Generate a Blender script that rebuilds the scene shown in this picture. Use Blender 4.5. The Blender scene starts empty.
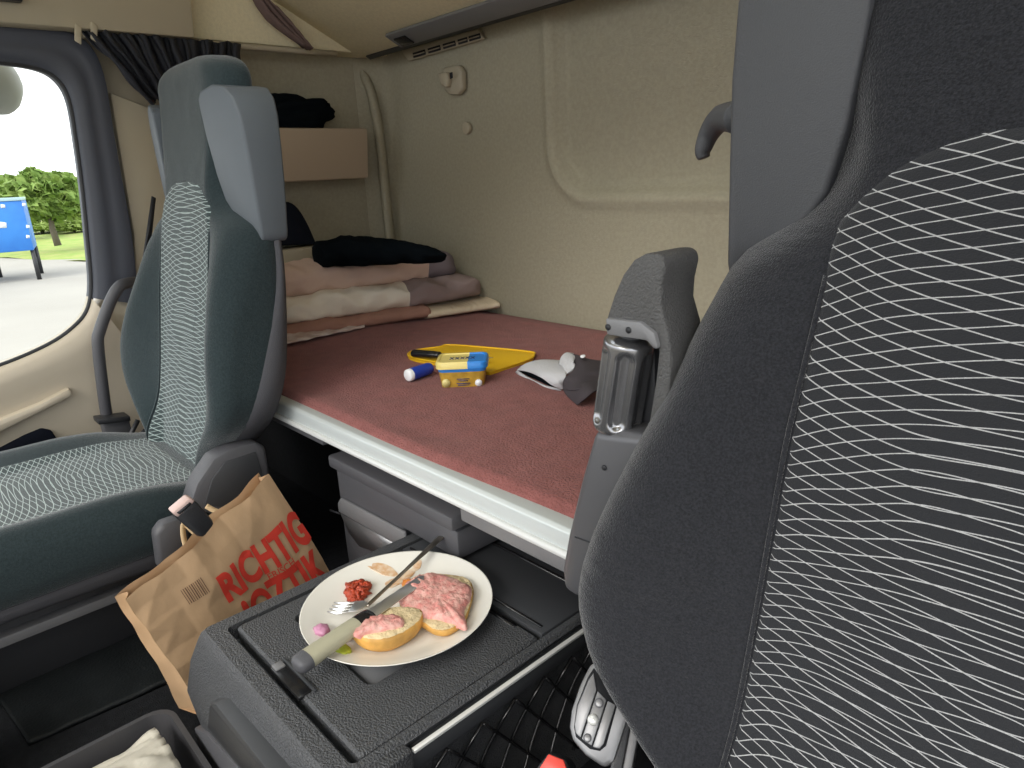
import bpy, bmesh, math, random
from mathutils import Vector, Matrix, noise
random.seed(4)
scene = bpy.context.scene
col = scene.collection

# ------------------------------------------------------------------ camera
# origin = camera; +X to the passenger side, +Y to the windscreen, +Z up (metres)
CX, CY = 512.0, 384.0
ax, ay = -160.0 - CX, 205.0 - CY
bx_, by_ = 1290.0 - CX, 132.0 - CY
FPX = math.sqrt(-(ax * bx_ + ay * by_))
EX = Vector((ax, -ay, FPX)).normalized()
ER = Vector((bx_, -by_, FPX)).normalized()
EY = -ER
EZ = EX.cross(ER)
if EZ.y < 0:
    EZ = -EZ
RIGHT = Vector((EX.x, EY.x, EZ.x)); UPV = Vector((EX.y, EY.y, EZ.y)); FWD = Vector((EX.z, EY.z, EZ.z))
cam_data = bpy.data.cameras.new('camera')
cam_data.sensor_width = 36.0
cam_data.lens = FPX / 1024.0 * 36.0
cam_data.clip_start = 0.02
cam_data.clip_end = 500
cam = bpy.data.objects.new('camera', cam_data)
col.objects.link(cam)
mm = Matrix((RIGHT, UPV, -FWD)).transposed().to_4x4()
cam.matrix_world = mm
scene.camera = cam

# ------------------------------------------------------------------ world: bright overcast sky
w = bpy.data.worlds.new('overcast_sky'); scene.world = w
w.use_nodes = True
wn = w.node_tree.nodes; wl = w.node_tree.links
bg = wn['Background']
tc = wn.new('ShaderNodeTexCoord'); nz = wn.new('ShaderNodeTexNoise'); rp = wn.new('ShaderNodeValToRGB')
nz.inputs['Scale'].default_value = 2.2; nz.inputs['Detail'].default_value = 5
rp.color_ramp.elements[0].color = (0.80, 0.87, 0.95, 1); rp.color_ramp.elements[0].position = 0.35
rp.color_ramp.elements[1].color = (1.0, 1.0, 1.0, 1); rp.color_ramp.elements[1].position = 0.6
wl.new(tc.outputs['Generated'], nz.inputs['Vector']); wl.new(nz.outputs['Fac'], rp.inputs['Fac'])
wl.new(rp.outputs['Color'], bg.inputs['Color'])
bg.inputs['Strength'].default_value = 1.0
scene.view_settings.view_transform = 'Standard'
scene.view_settings.look = 'None'
scene.view_settings.gamma = 1.0
scene.view_settings.use_curve_mapping = False
scene.view_settings.exposure = 1.3

# soft sun behind thin cloud, coming through the windscreen side
sd = bpy.data.lights.new('veiled_sun', 'SUN'); sd.energy = 1.2; sd.angle = math.radians(35); sd.color = (1, 0.96, 0.9)
so = bpy.data.objects.new('veiled_sun', sd); col.objects.link(so)
so.rotation_euler = Vector((0.15, -0.75, -0.62)).to_track_quat('-Z', 'Y').to_euler()

def portal(name, c, rot, sx, sy):
    l = bpy.data.lights.new(name, 'AREA'); l.shape = 'RECTANGLE'; l.size = sx; l.size_y = sy
    l.cycles.is_portal = True
    o = bpy.data.objects.new(name, l); col.objects.link(o); o.location = c; o.rotation_euler = rot
portal('windscreen_portal', (0.75, 1.02, 0.18), (math.radians(-90), 0, 0), 2.5, 1.2)
portal('driver_door_portal', (-0.66, 0.25, 0.0), (0, math.radians(-90), 0), 1.5, 1.4)
portal('added_hatch_portal', (0.75, -0.12, 0.80), (0, 0, 0), 0.9, 0.66)  # guides sky light through the added hatch
portal('passenger_window_portal', (2.1, 0.1, -0.05), (0, math.radians(90), 0), 0.75, 1.3)

# ------------------------------------------------------------------ pixel -> place helpers
def ray(px, py):
    a, b = (px - CX) / FPX, -(py - CY) / FPX
    return RIGHT * a + UPV * b + FWD
def PZ(px, py, z): d = ray(px, py); return d * (z / d.z)
def PX(px, py, x): d = ray(px, py); return d * (x / d.x)
def PY(px, py, y): d = ray(px, py); return d * (y / d.y)

# ------------------------------------------------------------------ materials
MATS = {}
def mat(name, c, rough=0.6, metal=0.0, bump=None, var=None, sheen=0.0, spec=0.5, c2=None, stretch=None):
    """bump=(scale,strength,detail)  var=(scale,amount): mottled colour between c and c2"""
    if name in MATS: return MATS[name]
    m = bpy.data.materials.new(name); m.use_nodes = True
    n = m.node_tree.nodes; l = m.node_tree.links; p = n['Principled BSDF']
    p.inputs['Base Color'].default_value = (*c, 1)
    p.inputs['Roughness'].default_value = rough; p.inputs['Metallic'].default_value = metal
    p.inputs['Specular IOR Level'].default_value = spec
    if sheen:
        p.inputs['Sheen Weight'].default_value = sheen; p.inputs['Sheen Roughness'].default_value = 0.4
    tco = n.new('ShaderNodeTexCoord')
    if var:
        t = n.new('ShaderNodeTexNoise'); t.inputs['Scale'].default_value = var[0]; t.inputs['Detail'].default_value = 6
        l.new(tco.outputs['Object'], t.inputs['Vector'])
        r = n.new('ShaderNodeValToRGB'); d = c2 or tuple(x * (1 - var[1]) for x in c)
        r.color_ramp.elements[0].position = 0.35; r.color_ramp.elements[1].position = 0.65
        r.color_ramp.elements[0].color = (*d, 1); r.color_ramp.elements[1].color = (*c, 1)
        l.new(t.outputs['Fac'], r.inputs['Fac']); l.new(r.outputs['Color'], p.inputs['Base Color'])
    if bump:
        t = n.new('ShaderNodeTexNoise'); t.inputs['Scale'].default_value = bump[0]
        t.inputs['Detail'].default_value = bump[2] if len(bump) > 2 else 3
        l.new(tco.outputs['Object'], t.inputs['Vector'])
        b = n.new('ShaderNodeBump'); b.inputs['Strength'].default_value = bump[1]; b.inputs['Distance'].default_value = 0.004
        hgt = t.outputs['Fac']
        if stretch:
            mp_ = n.new('ShaderNodeMapping'); mp_.inputs['Scale'].default_value = stretch; l.new(tco.outputs['Object'], mp_.inputs['Vector'])
            t2 = n.new('ShaderNodeTexNoise'); t2.inputs['Scale'].default_value = 1.0; t2.inputs['Detail'].default_value = 3; l.new(mp_.outputs[0], t2.inputs['Vector'])
            hgt = node_math(n, l, 'ADD', t.outputs['Fac'], node_math(n, l, 'MULTIPLY', t2.outputs['Fac'], 2.2))
        l.new(hgt, b.inputs['Height']); l.new(b.outputs['Normal'], p.inputs['Normal'])
    MATS[name] = m
    return m

def node_math(n, l, op, a, b=None, c=None):
    q = n.new('ShaderNodeMath'); q.operation = op
    for i, v in enumerate((a, b, c)):
        if v is None: continue
        if isinstance(v, (int, float)): q.inputs[i].default_value = v
        else: l.new(v, q.inputs[i])
    return q.outputs[0]

def pattern_mat(name, base, line, along, freq=98.0, width=0.036, offs=-0.5):
    """dark seat cloth woven with two families of thin crossing wavy lines"""
    m = bpy.data.materials.new(name); m.use_nodes = True
    n = m.node_tree.nodes; l = m.node_tree.links; p = n['Principled BSDF']
    p.inputs['Roughness'].default_value = 0.9; p.inputs['Sheen Weight'].default_value = 0.25; p.inputs['Specular IOR Level'].default_value = 0.2
    t = n.new('ShaderNodeTexCoord'); s = n.new('ShaderNodeSeparateXYZ'); l.new(t.outputs['Object'], s.inputs[0])
    X = s.outputs['X']; V = s.outputs[along]
    M = lambda *a: node_math(n, l, *a)
    adx = M('SQRT', M('ADD', M('MULTIPLY', X, X), 0.0006))
    # distance from the side seam: the lines fan out steeply there and flatten towards the middle
    t_ = M('SUBTRACT', 0.15, adx)
    e = M('SUBTRACT', 1.0, M('POWER', 2.718, M('MULTIPLY', t_, -13.0)))
    wob = M('MULTIPLY', M('SINE', M('ADD', M('MULTIPLY', V, 23.0), M('MULTIPLY', t_, 17.0))), 0.0045)
    wob2 = M('MULTIPLY', M('SINE', M('ADD', M('MULTIPLY', V, 17.0), M('MULTIPLY', t_, -21.0))), 0.005)
    nw = n.new('ShaderNodeTexNoise'); nw.inputs['Scale'].default_value = 7.0; nw.inputs['Detail'].default_value = 1; l.new(t.outputs['Object'], nw.inputs['Vector'])
    wob = M('ADD', wob, M('MULTIPLY', M('SUBTRACT', nw.outputs['Fac'], 0.5), 0.035))
    wob2 = M('SUBTRACT', wob2, M('MULTIPLY', M('SUBTRACT', nw.outputs['Fac'], 0.5), 0.030))
    low = M('MULTIPLY', M('MULTIPLY', M('ADD', V, offs), t_), -0.22)
    f1 = M('MULTIPLY', M('ADD', M('SUBTRACT', V, M('MULTIPLY', e, 0.036)), M('ADD', wob, low)), freq)
    f2 = M('MULTIPLY', M('ADD', M('ADD', V, M('MULTIPLY', e, 0.040)), M('ADD', wob2, low)), freq * 0.93)
    def lines(f, w_):
        fr = M('FRACT', f)
        d = M('ABSOLUTE', M('SUBTRACT', fr, 0.5))
        return M('LESS_THAN', d, w_)
    u = M('MAXIMUM', lines(f1, width), lines(f2, width))
    nzz = n.new('ShaderNodeTexNoise'); nzz.inputs['Scale'].default_value = 900; l.new(t.outputs['Object'], nzz.inputs['Vector'])
    thread = M('MULTIPLY', u, M('ADD', M('MULTIPLY', nzz.outputs['Fac'], 0.7), 0.5))
    mx = n.new('ShaderNodeMix'); mx.data_type = 'RGBA'
    l.new(thread, mx.inputs['Factor'])
    mx.inputs['A'].default_value = (*base, 1); mx.inputs['B'].default_value = (*line, 1)
    l.new(mx.outputs['Result'], p.inputs['Base Color'])
    b = n.new('ShaderNodeBump'); b.inputs['Strength'].default_value = 0.35; b.inputs['Distance'].default_value = 0.002
    l.new(M('ADD', M('MULTIPLY', u, 0.6), nzz.outputs['Fac']), b.inputs['Height']); l.new(b.outputs['Normal'], p.inputs['Normal'])
    MATS[name] = m
    return m

def split_mat(name, ca, cb, axis, thr, rough=0.85, bump=None, vertical=None):
    """two sewn-together colours split at a seam, in generated coordinates"""
    m = mat(name, ca, rough, bump=bump)
    n = m.node_tree.nodes; l = m.node_tree.links; p = n['Principled BSDF']
    t = n.new('ShaderNodeTexCoord'); s = n.new('ShaderNodeSeparateXYZ'); l.new(t.outputs['Object'], s.inputs[0])
    g = node_math(n, l, 'GREATER_THAN', node_math(n, l, 'ADD', node_math(n, l, 'MULTIPLY', s.outputs['X'], axis[0]), node_math(n, l, 'MULTIPLY', s.outputs['Y'], axis[1])), thr)
    mx = n.new('ShaderNodeMix'); mx.data_type = 'RGBA'; l.new(g, mx.inputs['Factor'])
    mx.inputs['A'].default_value = (*ca, 1); mx.inputs['B'].default_value = (*cb, 1)
    l.new(mx.outputs['Result'], p.inputs['Base Color'])
    return m

felt = mat('beige_felt', (0.41, 0.378, 0.283), 0.95, bump=(420, 0.3, 4), var=(120, 0.10), spec=0.1)
felt_b = mat('bunk_felt', (0.80, 0.72, 0.50), 0.95, bump=(420, 0.25, 4), var=(120, 0.08), spec=0.1)
beige = mat('beige_plastic', (0.43, 0.38, 0.28), 0.6, bump=(700, 0.15))
beige_door = mat('door_beige', (0.56, 0.49, 0.38), 0.55, bump=(700, 0.12))
shelf_m = mat('shelf_beige', (0.44, 0.35, 0.26), 0.6, bump=(700, 0.1))
frame_dk = mat('window_frame_grey', (0.060, 0.066, 0.085), 0.5, bump=(600, 0.1))
rubber = mat('rubber_black', (0.018, 0.019, 0.022), 0.6)
blk = mat('black_plastic', (0.022, 0.023, 0.026), 0.45, bump=(900, 0.15))
console_m = mat('grained_console', (0.060, 0.062, 0.066), 0.38, bump=(430, 0.75, 2))
console_sm = mat('console_smooth', (0.036, 0.038, 0.042), 0.5, bump=(900, 0.1))
gloss_blk = mat('gloss_black', (0.012, 0.012, 0.013), 0.22)
greyp = mat('dark_grey_plastic', (0.075, 0.075, 0.082), 0.5, bump=(700, 0.18))
greyl = mat('grey_plastic', (0.17, 0.17, 0.175), 0.42, bump=(700, 0.1))
silver = mat('silver_plastic', (0.20, 0.20, 0.205), 0.34, metal=0.35)
gunmetal = mat('gunmetal', (0.30, 0.30, 0.31), 0.24, metal=0.85)
steel = mat('steel', (0.80, 0.80, 0.80), 0.34, metal=1.0)
steel_dk = mat('worn_steel', (0.36, 0.33, 0.29), 0.32, metal=1.0)
alu = mat('aluminium_rail', (0.60, 0.64, 0.63), 0.42, metal=0.25)
alu_lip = mat('aluminium_lip', (0.62, 0.63, 0.61), 0.35, metal=0.1)
chrome = mat('satin_trim', (0.75, 0.75, 0.72), 0.3, metal=0.3)
fleece = mat('maroon_fleece', (0.275, 0.105, 0.095), 0.95, bump=(260, 0.9, 4), var=(38, 0.16), sheen=0.12, spec=0.1)
fab_p = mat('seat_cloth_daylit', (0.029, 0.043, 0.047), 0.92, bump=(700, 0.4), var=(300, 0.3), sheen=0.35, spec=0.15)  # same cloth as the driver seat, teal window daylight put into the colour
fab_d = mat('seat_cloth_charcoal', (0.029, 0.030, 0.035), 0.92, bump=(700, 0.5), var=(520, 0.45), sheen=0.35, spec=0.15, stretch=(14, 14, 75))
pat_p = pattern_mat('patterned_cloth_daylit', (0.036, 0.052, 0.054), (0.42, 0.50, 0.48), 'Z', width=0.06)  # driver seat weave again, with the daylight tint in both colours
pat_c = pattern_mat('patterned_cushion_daylit', (0.036, 0.052, 0.054), (0.42, 0.50, 0.48), 'Y', width=0.06, offs=0.0)
pat_d = pattern_mat('patterned_cloth_charcoal', (0.020, 0.021, 0.024), (0.46, 0.46, 0.46), 'Z', offs=-0.85)
vinyl_p = mat('grey_vinyl_daylit', (0.088, 0.103, 0.118), 0.5, bump=(900, 0.2))  # bluish sky light put into the grey of the passenger wings
vinyl_d = mat('charcoal_vinyl', (0.060, 0.062, 0.068), 0.5, bump=(900, 0.25))
shell_m = mat('seat_shell_cloth', (0.060, 0.060, 0.068), 0.85, bump=(600, 0.3))
mat_rub = mat('floor_mat_rubber', (0.007, 0.009, 0.010), 0.6, bump=(240, 0.35), var=(25, 0.3), spec=0.25)
carpet = mat('floor_carpet', (0.014, 0.015, 0.017), 0.95, bump=(500, 0.6), var=(120, 0.3), spec=0.1)
kraft = mat('kraft_paper', (0.60, 0.395, 0.225), 0.72, bump=(60, 0.2, 5), var=(14, 0.12))
kraft_l = mat('kraft_handle', (0.58, 0.42, 0.24), 0.75)
red_ink = mat('red_ink', (0.76, 0.055, 0.032), 0.7, var=(40, 0.12))
grey_ink = mat('brown_ink', (0.18, 0.10, 0.06), 0.8)
china = mat('white_china', (0.80, 0.78, 0.71), 0.18)
crust = mat('bread_crust', (0.74, 0.40, 0.095), 0.6, bump=(90, 0.4), var=(35, 0.4))
crumb = mat('bread_crumb', (0.78, 0.62, 0.36), 0.9, bump=(160, 0.9), var=(90, 0.2))
meat = mat('pink_mince', (0.66, 0.25, 0.22), 0.4, bump=(150, 0.8, 5), var=(110, 0.5), c2=(0.72, 0.42, 0.36))
relish = mat('red_relish', (0.55, 0.07, 0.025), 0.3, bump=(200, 0.8), var=(160, 0.5))
orange = mat('orange_relish', (0.62, 0.20, 0.03), 0.3, bump=(150, 0.5))
stain = mat('sauce_smear', (0.74, 0.60, 0.44), 0.45, var=(140, 0.35), c2=(0.62, 0.36, 0.18))
onion = mat('red_onion', (0.50, 0.22, 0.34), 0.35)
pickle = mat('green_pickle', (0.42, 0.47, 0.05), 0.35)
khandle = mat('olive_grey_handle', (0.40, 0.38, 0.27), 0.42, bump=(300, 0.1))
yellow = mat('yellow_board', (0.82, 0.50, 0.012), 0.5, bump=(400, 0.1))
blue = mat('blue_plastic', (0.020, 0.055, 0.42), 0.35)
white = mat('white_plastic', (0.82, 0.83, 0.84), 0.4)
tub_y = mat('tub_yellow', (0.60, 0.36, 0.05), 0.4, var=(60, 0.35))
tub_cream = mat('tub_cream', (0.80, 0.68, 0.26), 0.35, var=(60, 0.25))
tub_blue = mat('tub_blue', (0.03, 0.22, 0.66), 0.35)
cap_w = mat('white_mesh_cloth', (0.66, 0.66, 0.68), 0.9, bump=(900, 0.8))
cap_g = mat('charcoal_twill', (0.048, 0.040, 0.046), 0.9, bump=(900, 0.3))
blkcloth = mat('black_cloth', (0.005, 0.007, 0.009), 1.0, bump=(300, 0.3), spec=0.02)
navy = mat('navy_cloth', (0.011, 0.013, 0.020), 0.95, bump=(300, 0.3), spec=0.05)
curtain_m = mat('dark_curtain', (0.020, 0.022, 0.030), 0.9, bump=(300, 0.3))
strap_m = mat('mauve_curtain', (0.17, 0.115, 0.105), 0.9, bump=(400, 0.4))
brown_cl = mat('brown_sheet', (0.36, 0.19, 0.14), 0.92, bump=(60, 0.3))
cream_cl = mat('cream_cloth', (0.72, 0.60, 0.44), 0.92, bump=(60, 0.25))
white_print = mat('white_printed_cloth', (0.70, 0.60, 0.56), 0.9, var=(30, 0.5), c2=(0.46, 0.32, 0.28))
papers = mat('crumpled_paper', (0.52, 0.49, 0.41), 0.85, bump=(40, 0.4), var=(12, 0.12))
tray_m = mat('grey_tray', (0.042, 0.041, 0.044), 0.5, bump=(600, 0.15))
bar_red = mat('buckle_red', (0.70, 0.06, 0.04), 0.4)

# ------------------------------------------------------------------ mesh helpers
ORG = {}
def link(name, me, parent, org, label=None, cat=None, group=None, kind=None):
    o = bpy.data.objects.new(name, me); col.objects.link(o)
    if parent is not None:
        o.parent = parent
    else:
        o.location = org
    ORG[o.name] = org
    for k, v in (('label', label), ('category', cat), ('group', group), ('kind', kind)):
        if v: o[k] = v
    return o

def build(name, verts, faces, m, parent=None, smooth=True, label=None, cat=None, group=None, kind=None, bevel=0.0, seg=2, sub=0, solid=0.0, auto=None, org=None):
    verts = [Vector(v) for v in verts]
    if parent is not None: org = ORG[parent.name]
    elif org is None:
        lo = Vector((min(v.x for v in verts), min(v.y for v in verts), min(v.z for v in verts)))
        hi = Vector((max(v.x for v in verts), max(v.y for v in verts), 0))
        org = Vector(((lo.x + hi.x) / 2, (lo.y + hi.y) / 2, lo.z))
    me = bpy.data.meshes.new(name)
    me.from_pydata([v - org for v in verts], [], faces)
    bm = bmesh.new(); bm.from_mesh(me)
    bmesh.ops.remove_doubles(bm, verts=bm.verts, dist=1e-6)
    bmesh.ops.recalc_face_normals(bm, faces=bm.faces)
    if bevel:
        es = [e for e in bm.edges if len(e.link_faces) == 2 and e.calc_face_angle(0) > 0.5]
        bmesh.ops.bevel(bm, geom=es, offset=bevel, segments=seg, profile=0.5, affect='EDGES', clamp_overlap=True)
    bm.to_mesh(me); bm.free()
    ms = m if isinstance(m, (list, tuple)) else [m]
    for q in ms: me.materials.append(q)
    for p in me.polygons: p.use_smooth = smooth
    if smooth and (auto or bevel):
        me.set_sharp_from_angle(angle=auto or 0.75)
    o = link(name, me, parent, org, label, cat, group, kind)
    if solid:
        md = o.modifiers.new('thickness', 'SOLIDIFY'); md.thickness = solid; md.offset = -1
    if sub:
        md = o.modifiers.new('smooth', 'SUBSURF'); md.levels = sub; md.render_levels = sub
    return o

def thing(name, loc, label, cat, group=None, kind=None):
    o = bpy.data.objects.new(name, None); col.objects.link(o)
    o.empty_display_size = 0.05; o.location = loc; ORG[o.name] = Vector(loc)
    o['label'] = label
    if cat: o['category'] = cat
    if group: o['group'] = group
    if kind: o['kind'] = kind
    return o

def boxv(lo, hi):
    (a, b, c), (d, e, f) = lo, hi
    v = [(a, b, c), (d, b, c), (d, e, c), (a, e, c), (a, b, f), (d, b, f), (d, e, f), (a, e, f)]
    fs = [(0, 3, 2, 1), (4, 5, 6, 7), (0, 1, 5, 4), (1, 2, 6, 5), (2, 3, 7, 6), (3, 0, 4, 7)]
    return v, fs
def box(name, lo, hi, m, parent=None, bevel=0.004, **k):
    v, f = boxv(lo, hi)
    return build(name, v, f, m, parent, bevel=bevel, **k)
def obox(name, c, ax_, ay_, az_, m, parent=None, bevel=0.003, **k):
    """box from centre and three half-axis vectors"""
    c = Vector(c); A, B, D = Vector(ax_), Vector(ay_), Vector(az_)
    v = [c + A * x + B * y + D * z for z in (-1, 1) for (x, y) in ((-1, -1), (1, -1), (1, 1), (-1, 1))]
    f = [(0, 3, 2, 1), (4, 5, 6, 7), (0, 1, 5, 4), (1, 2, 6, 5), (2, 3, 7, 6), (3, 0, 4, 7)]
    return build(name, v, f, m, parent, bevel=bevel, **k)

def prismv(poly, vec):
    poly = [Vector(p) for p in poly]; vec = Vector(vec); n = len(poly)
    v = poly + [p + vec for p in poly]
    f = [tuple(range(n))[::-1], tuple(range(n, 2 * n))] + [(i, (i + 1) % n, n + (i + 1) % n, n + i) for i in range(n)]
    return v, f
def prism(name, poly, vec, m, parent=None, bevel=0.003, **k):
    v, f = prismv(poly, vec)
    return build(name, v, f, m, parent, bevel=bevel, **k)

def cr(pts, n, closed=False):
    """Catmull-Rom through pts, n samples per span"""
    P = [Vector(p) for p in pts]; N = len(P); out = []
    spans = N if closed else N - 1
    for i in range(spans):
        if closed: p0, p1, p2, p3 = P[(i - 1) % N], P[i], P[(i + 1) % N], P[(i + 2) % N]
        else: p0, p1, p2, p3 = P[max(i - 1, 0)], P[i], P[i + 1], P[min(i + 2, N - 1)]
        for k in range(n):
            t = k / n
            out.append(0.5 * ((2 * p1) + (p2 - p0) * t + (2 * p0 - 5 * p1 + 4 * p2 - p3) * t * t + (3 * p1 - p0 - 3 * p2 + p3) * t ** 3))
    if not closed: out.append(P[-1].copy())
    return out

def gridf(rows, closed_u=False, closed_v=False, cap=False):
    nv = len(rows); nu = len(rows[0]); v = [p for r in rows for p in r]; f = []
    for j in range(nv if closed_v else nv - 1):
        for i in range(nu if closed_u else nu - 1):
            a = j * nu + i; b = j * nu + (i + 1) % nu; j2 = (j + 1) % nv
            f.append((a, b, j2 * nu + (i + 1) % nu, j2 * nu + i))
    if cap:
        f.append(tuple(range(nu))[::-1]); f.append(tuple(range((nv - 1) * nu, nv * nu)))
    return v, f
def loft(name, rows, m, parent=None, closed_u=True, cap=True, **k):
    v, f = gridf(rows, closed_u, False, cap)
    return build(name, v, f, m, parent, **k)
def surf(name, fn, nu, nv, m, parent=None, **k):
    rows = [[fn(i / (nu - 1), j / (nv - 1)) for i in range(nu)] for j in range(nv)]
    v, f = gridf(rows)
    return build(name, v, f, m, parent, **k)

def tubev(path, r, seg=10, closed=False, flat=1.0):
    P = [Vector(p) for p in path]; N = len(P); rows = []
    R = r if isinstance(r, (list, tuple)) else [r] * N
    T = []
    for i in range(N):
        a = P[(i - 1) % N] if (closed or i > 0) else P[i]; b = P[(i + 1) % N] if (closed or i < N - 1) else P[i]
        T.append((b - a).normalized())
    up = Vector((0, 0, 1)) if abs(T[0].z) < 0.9 else Vector((0, 1, 0))
    nrm = T[0].cross(up).normalized()
    for i in range(N):
        if i: 
            q = T[i - 1].rotation_difference(T[i]); nrm = (q @ nrm).normalized()
        bn = T[i].cross(nrm)
        rows.append([P[i] + nrm * math.cos(2 * math.pi * k / seg) * R[i] + bn * math.sin(2 * math.pi * k / seg) * R[i] * flat for k in range(seg)])
    return gridf(rows, True, closed, not closed)
def tube(name, path, r, m, parent=None, seg=10, closed=False, flat=1.0, **k):
    v, f = tubev(path, r, seg, closed, flat)
    return build(name, v, f, m, parent, **k)
def join(parts):
    V, F = [], []
    for v, f in parts:
        o = len(V); V += list(v); F += [tuple(i + o for i in q) for q in f]
    return V, F

def lathev(prof, c, n=48, axis=None):
    c = Vector(c); rows = []
    for r, z in prof:
        rows.append([c + Vector((r * math.cos(2 * math.pi * i / n), r * math.sin(2 * math.pi * i / n), z)) for i in range(n)])
    return gridf(rows, True)
def disc(name, c, nrm, r, th, m, parent=None, n=20, bevel=0.001, **k):
    c = Vector(c); nrm = Vector(nrm).normalized(); a = nrm.orthogonal().normalized(); b = nrm.cross(a)
    poly = [c + a * math.cos(2 * math.pi * i / n) * r + b * math.sin(2 * math.pi * i / n) * r for i in range(n)]
    return prism(name, poly, nrm * th, m, parent, bevel=bevel, **k)
def blob(name, c, r, m, parent=None, nz=0.25, fs=3.0, seed=0, nu=18, nv=12, flatbot=None, **k):
    """lumpy ellipsoid; r = three half-axis vectors or lengths"""
    c = Vector(c)
    if not isinstance(r[0], Vector): r = (Vector((r[0], 0, 0)), Vector((0, r[1], 0)), Vector((0, 0, r[2])))
    rows = []
    for j in range(nv + 1):
        ph = -math.pi / 2 + math.pi * j / nv; row = []
        for i in range(nu):
            th = 2 * math.pi * i / nu
            d = Vector((math.cos(ph) * math.cos(th), math.cos(ph) * math.sin(th), math.sin(ph)))
            s = 1 + nz * noise.noise(d * fs + Vector((seed * 7.3, seed * 3.1, 0)))
            e = d * s
            if flatbot is not None: e.z = max(e.z, flatbot)
            row.append(c + r[0] * e.x + r[1] * e.y + r[2] * e.z)
        rows.append(row)
    v, f = gridf(rows, True)
    return build(name, v, f, m, parent, **k)
def interp(tab, x):
    if x <= tab[0][0]: return tab[0][1]
    for (a, va), (b, vb) in zip(tab, tab[1:]):
        if x <= b:
            t = (x - a) / (b - a); t = t * t * (3 - 2 * t) if len(tab) < 3 else t
            return va + (vb - va) * t
    return tab[-1][1]
def smooth_tab(tab):
    P = cr([Vector((a, b, 0)) for a, b in tab], 8)
    return [(p.x, p.y) for p in P]
def sstep(a, b, x):
    t = max(0.0, min(1.0, (x - a) / (b - a))); return t * t * (3 - 2 * t)

ZB = -0.40        # mattress top
YW = -1.37        # rear wall
XW = 2.08         # passenger side wall
ZF = -0.80        # raised floor between the seats
ZL = -1.08        # footwell floor
ZR = 0.78         # roof

# ================================================================== SETTING
S = 'structure'
box('floor', (-0.65, -1.45, ZL - 0.04), (2.2, 1.05, ZL), carpet, bevel=0, kind=S, label='dark grey carpeted cab floor in the footwells', smooth=False)
box('floor_tunnel', (0.42, -1.0, ZL), (2.1, 0.4, ZF), carpet, bevel=0.01, kind=S, label='raised dark carpeted tunnel floor between the two seats')
hx0, hx1, hy0, hy1 = 0.30, 1.20, -0.45, 0.21          # unseen roof hatch opening, added to let daylight reach the rear
v, f = join([boxv((-0.65, -1.45, ZR), (2.2, hy0, ZR + 0.03)), boxv((-0.65, hy1, ZR), (2.2, 1.05, ZR + 0.03)), boxv((-0.65, hy0, ZR), (hx0, hy1, ZR + 0.03)), boxv((hx1, hy0, ZR), (2.2, hy1, ZR + 0.03))])
build('ceiling', v, f, felt_b, kind=S, label='beige felt cab ceiling with a hatch opening added for daylight', smooth=False)
box('wall_left', (-0.68, -1.45, ZL), (-0.65, -0.45, ZR), felt, bevel=0, kind=S, label='beige felt driver side wall', smooth=False)
box('wall_front', (-0.65, 0.95, ZL), (2.2, 1.02, -0.42), greyp, bevel=0, kind=S, label='dark lower front wall under the windscreen', smooth=False)
box('wall_right', (XW, -1.45, ZL), (XW + 0.04, -0.62, ZR), felt, bevel=0, kind=S, label='beige felt passenger side wall beside the bunk', smooth=False)

box('trim_bounce', (-0.6, 0.50, -0.50), (2.1, 0.95, -0.44), beige, bevel=0.01, kind=S, label='unseen beige dashboard shelf added under the windscreen to bounce daylight')  # out of view, added in pale beige to bounce sky light upwards

# rear wall with its pressed-in panel
zl = PY(650, 196, YW).z; xl = PY(553, 150, YW).x
def rw(u, v):
    x = -0.65 + u * 2.75; z = ZL + v * (ZR - ZL)
    # signed distance to rounded lower corner of the pressed panel (x < xl and z > zl)
    r = 0.13; dx = x - (xl - r); dz = (zl + r) - z
    if dx > 0 and dz > 0: d = math.hypot(dx, dz) - r
    else: d = max(dx, dz) - r
    d2 = d - (-0.0)
    y = YW - 0.030 * (1 - sstep(-0.030, 0.0, d2)) + 0.012 * math.exp(-((d2 - 0.008) / 0.014) ** 2)
    y += 0.004 * noise.noise(Vector((x * 2.0, z * 2.2, 0)))
    # rounded corner to the side wall
    q = x - (XW - 0.10)
    if q > 0: y += 0.10 - math.sqrt(max(0.0, 0.01 - min(q, 0.1) ** 2))
    return Vector((x, y, z))
surf('wall_rear', rw, 200, 130, felt, kind=S, label='beige felt rear cab wall with a pressed-in panel', solid=0.02)
# moulded corner rim
rim = [PY(338, 58, YW + 0.10)] + [PY(a, b, YW + 0.045) for a, b in ((356, 66), (368, 84), (375, 108), (380, 140), (385, 185), (391, 245), (398, 300))]
tube('trim_1', cr(rim, 5), 0.026, felt, kind=S, seg=14, flat=0.6, label='raised beige moulding down the rear corner')

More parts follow.
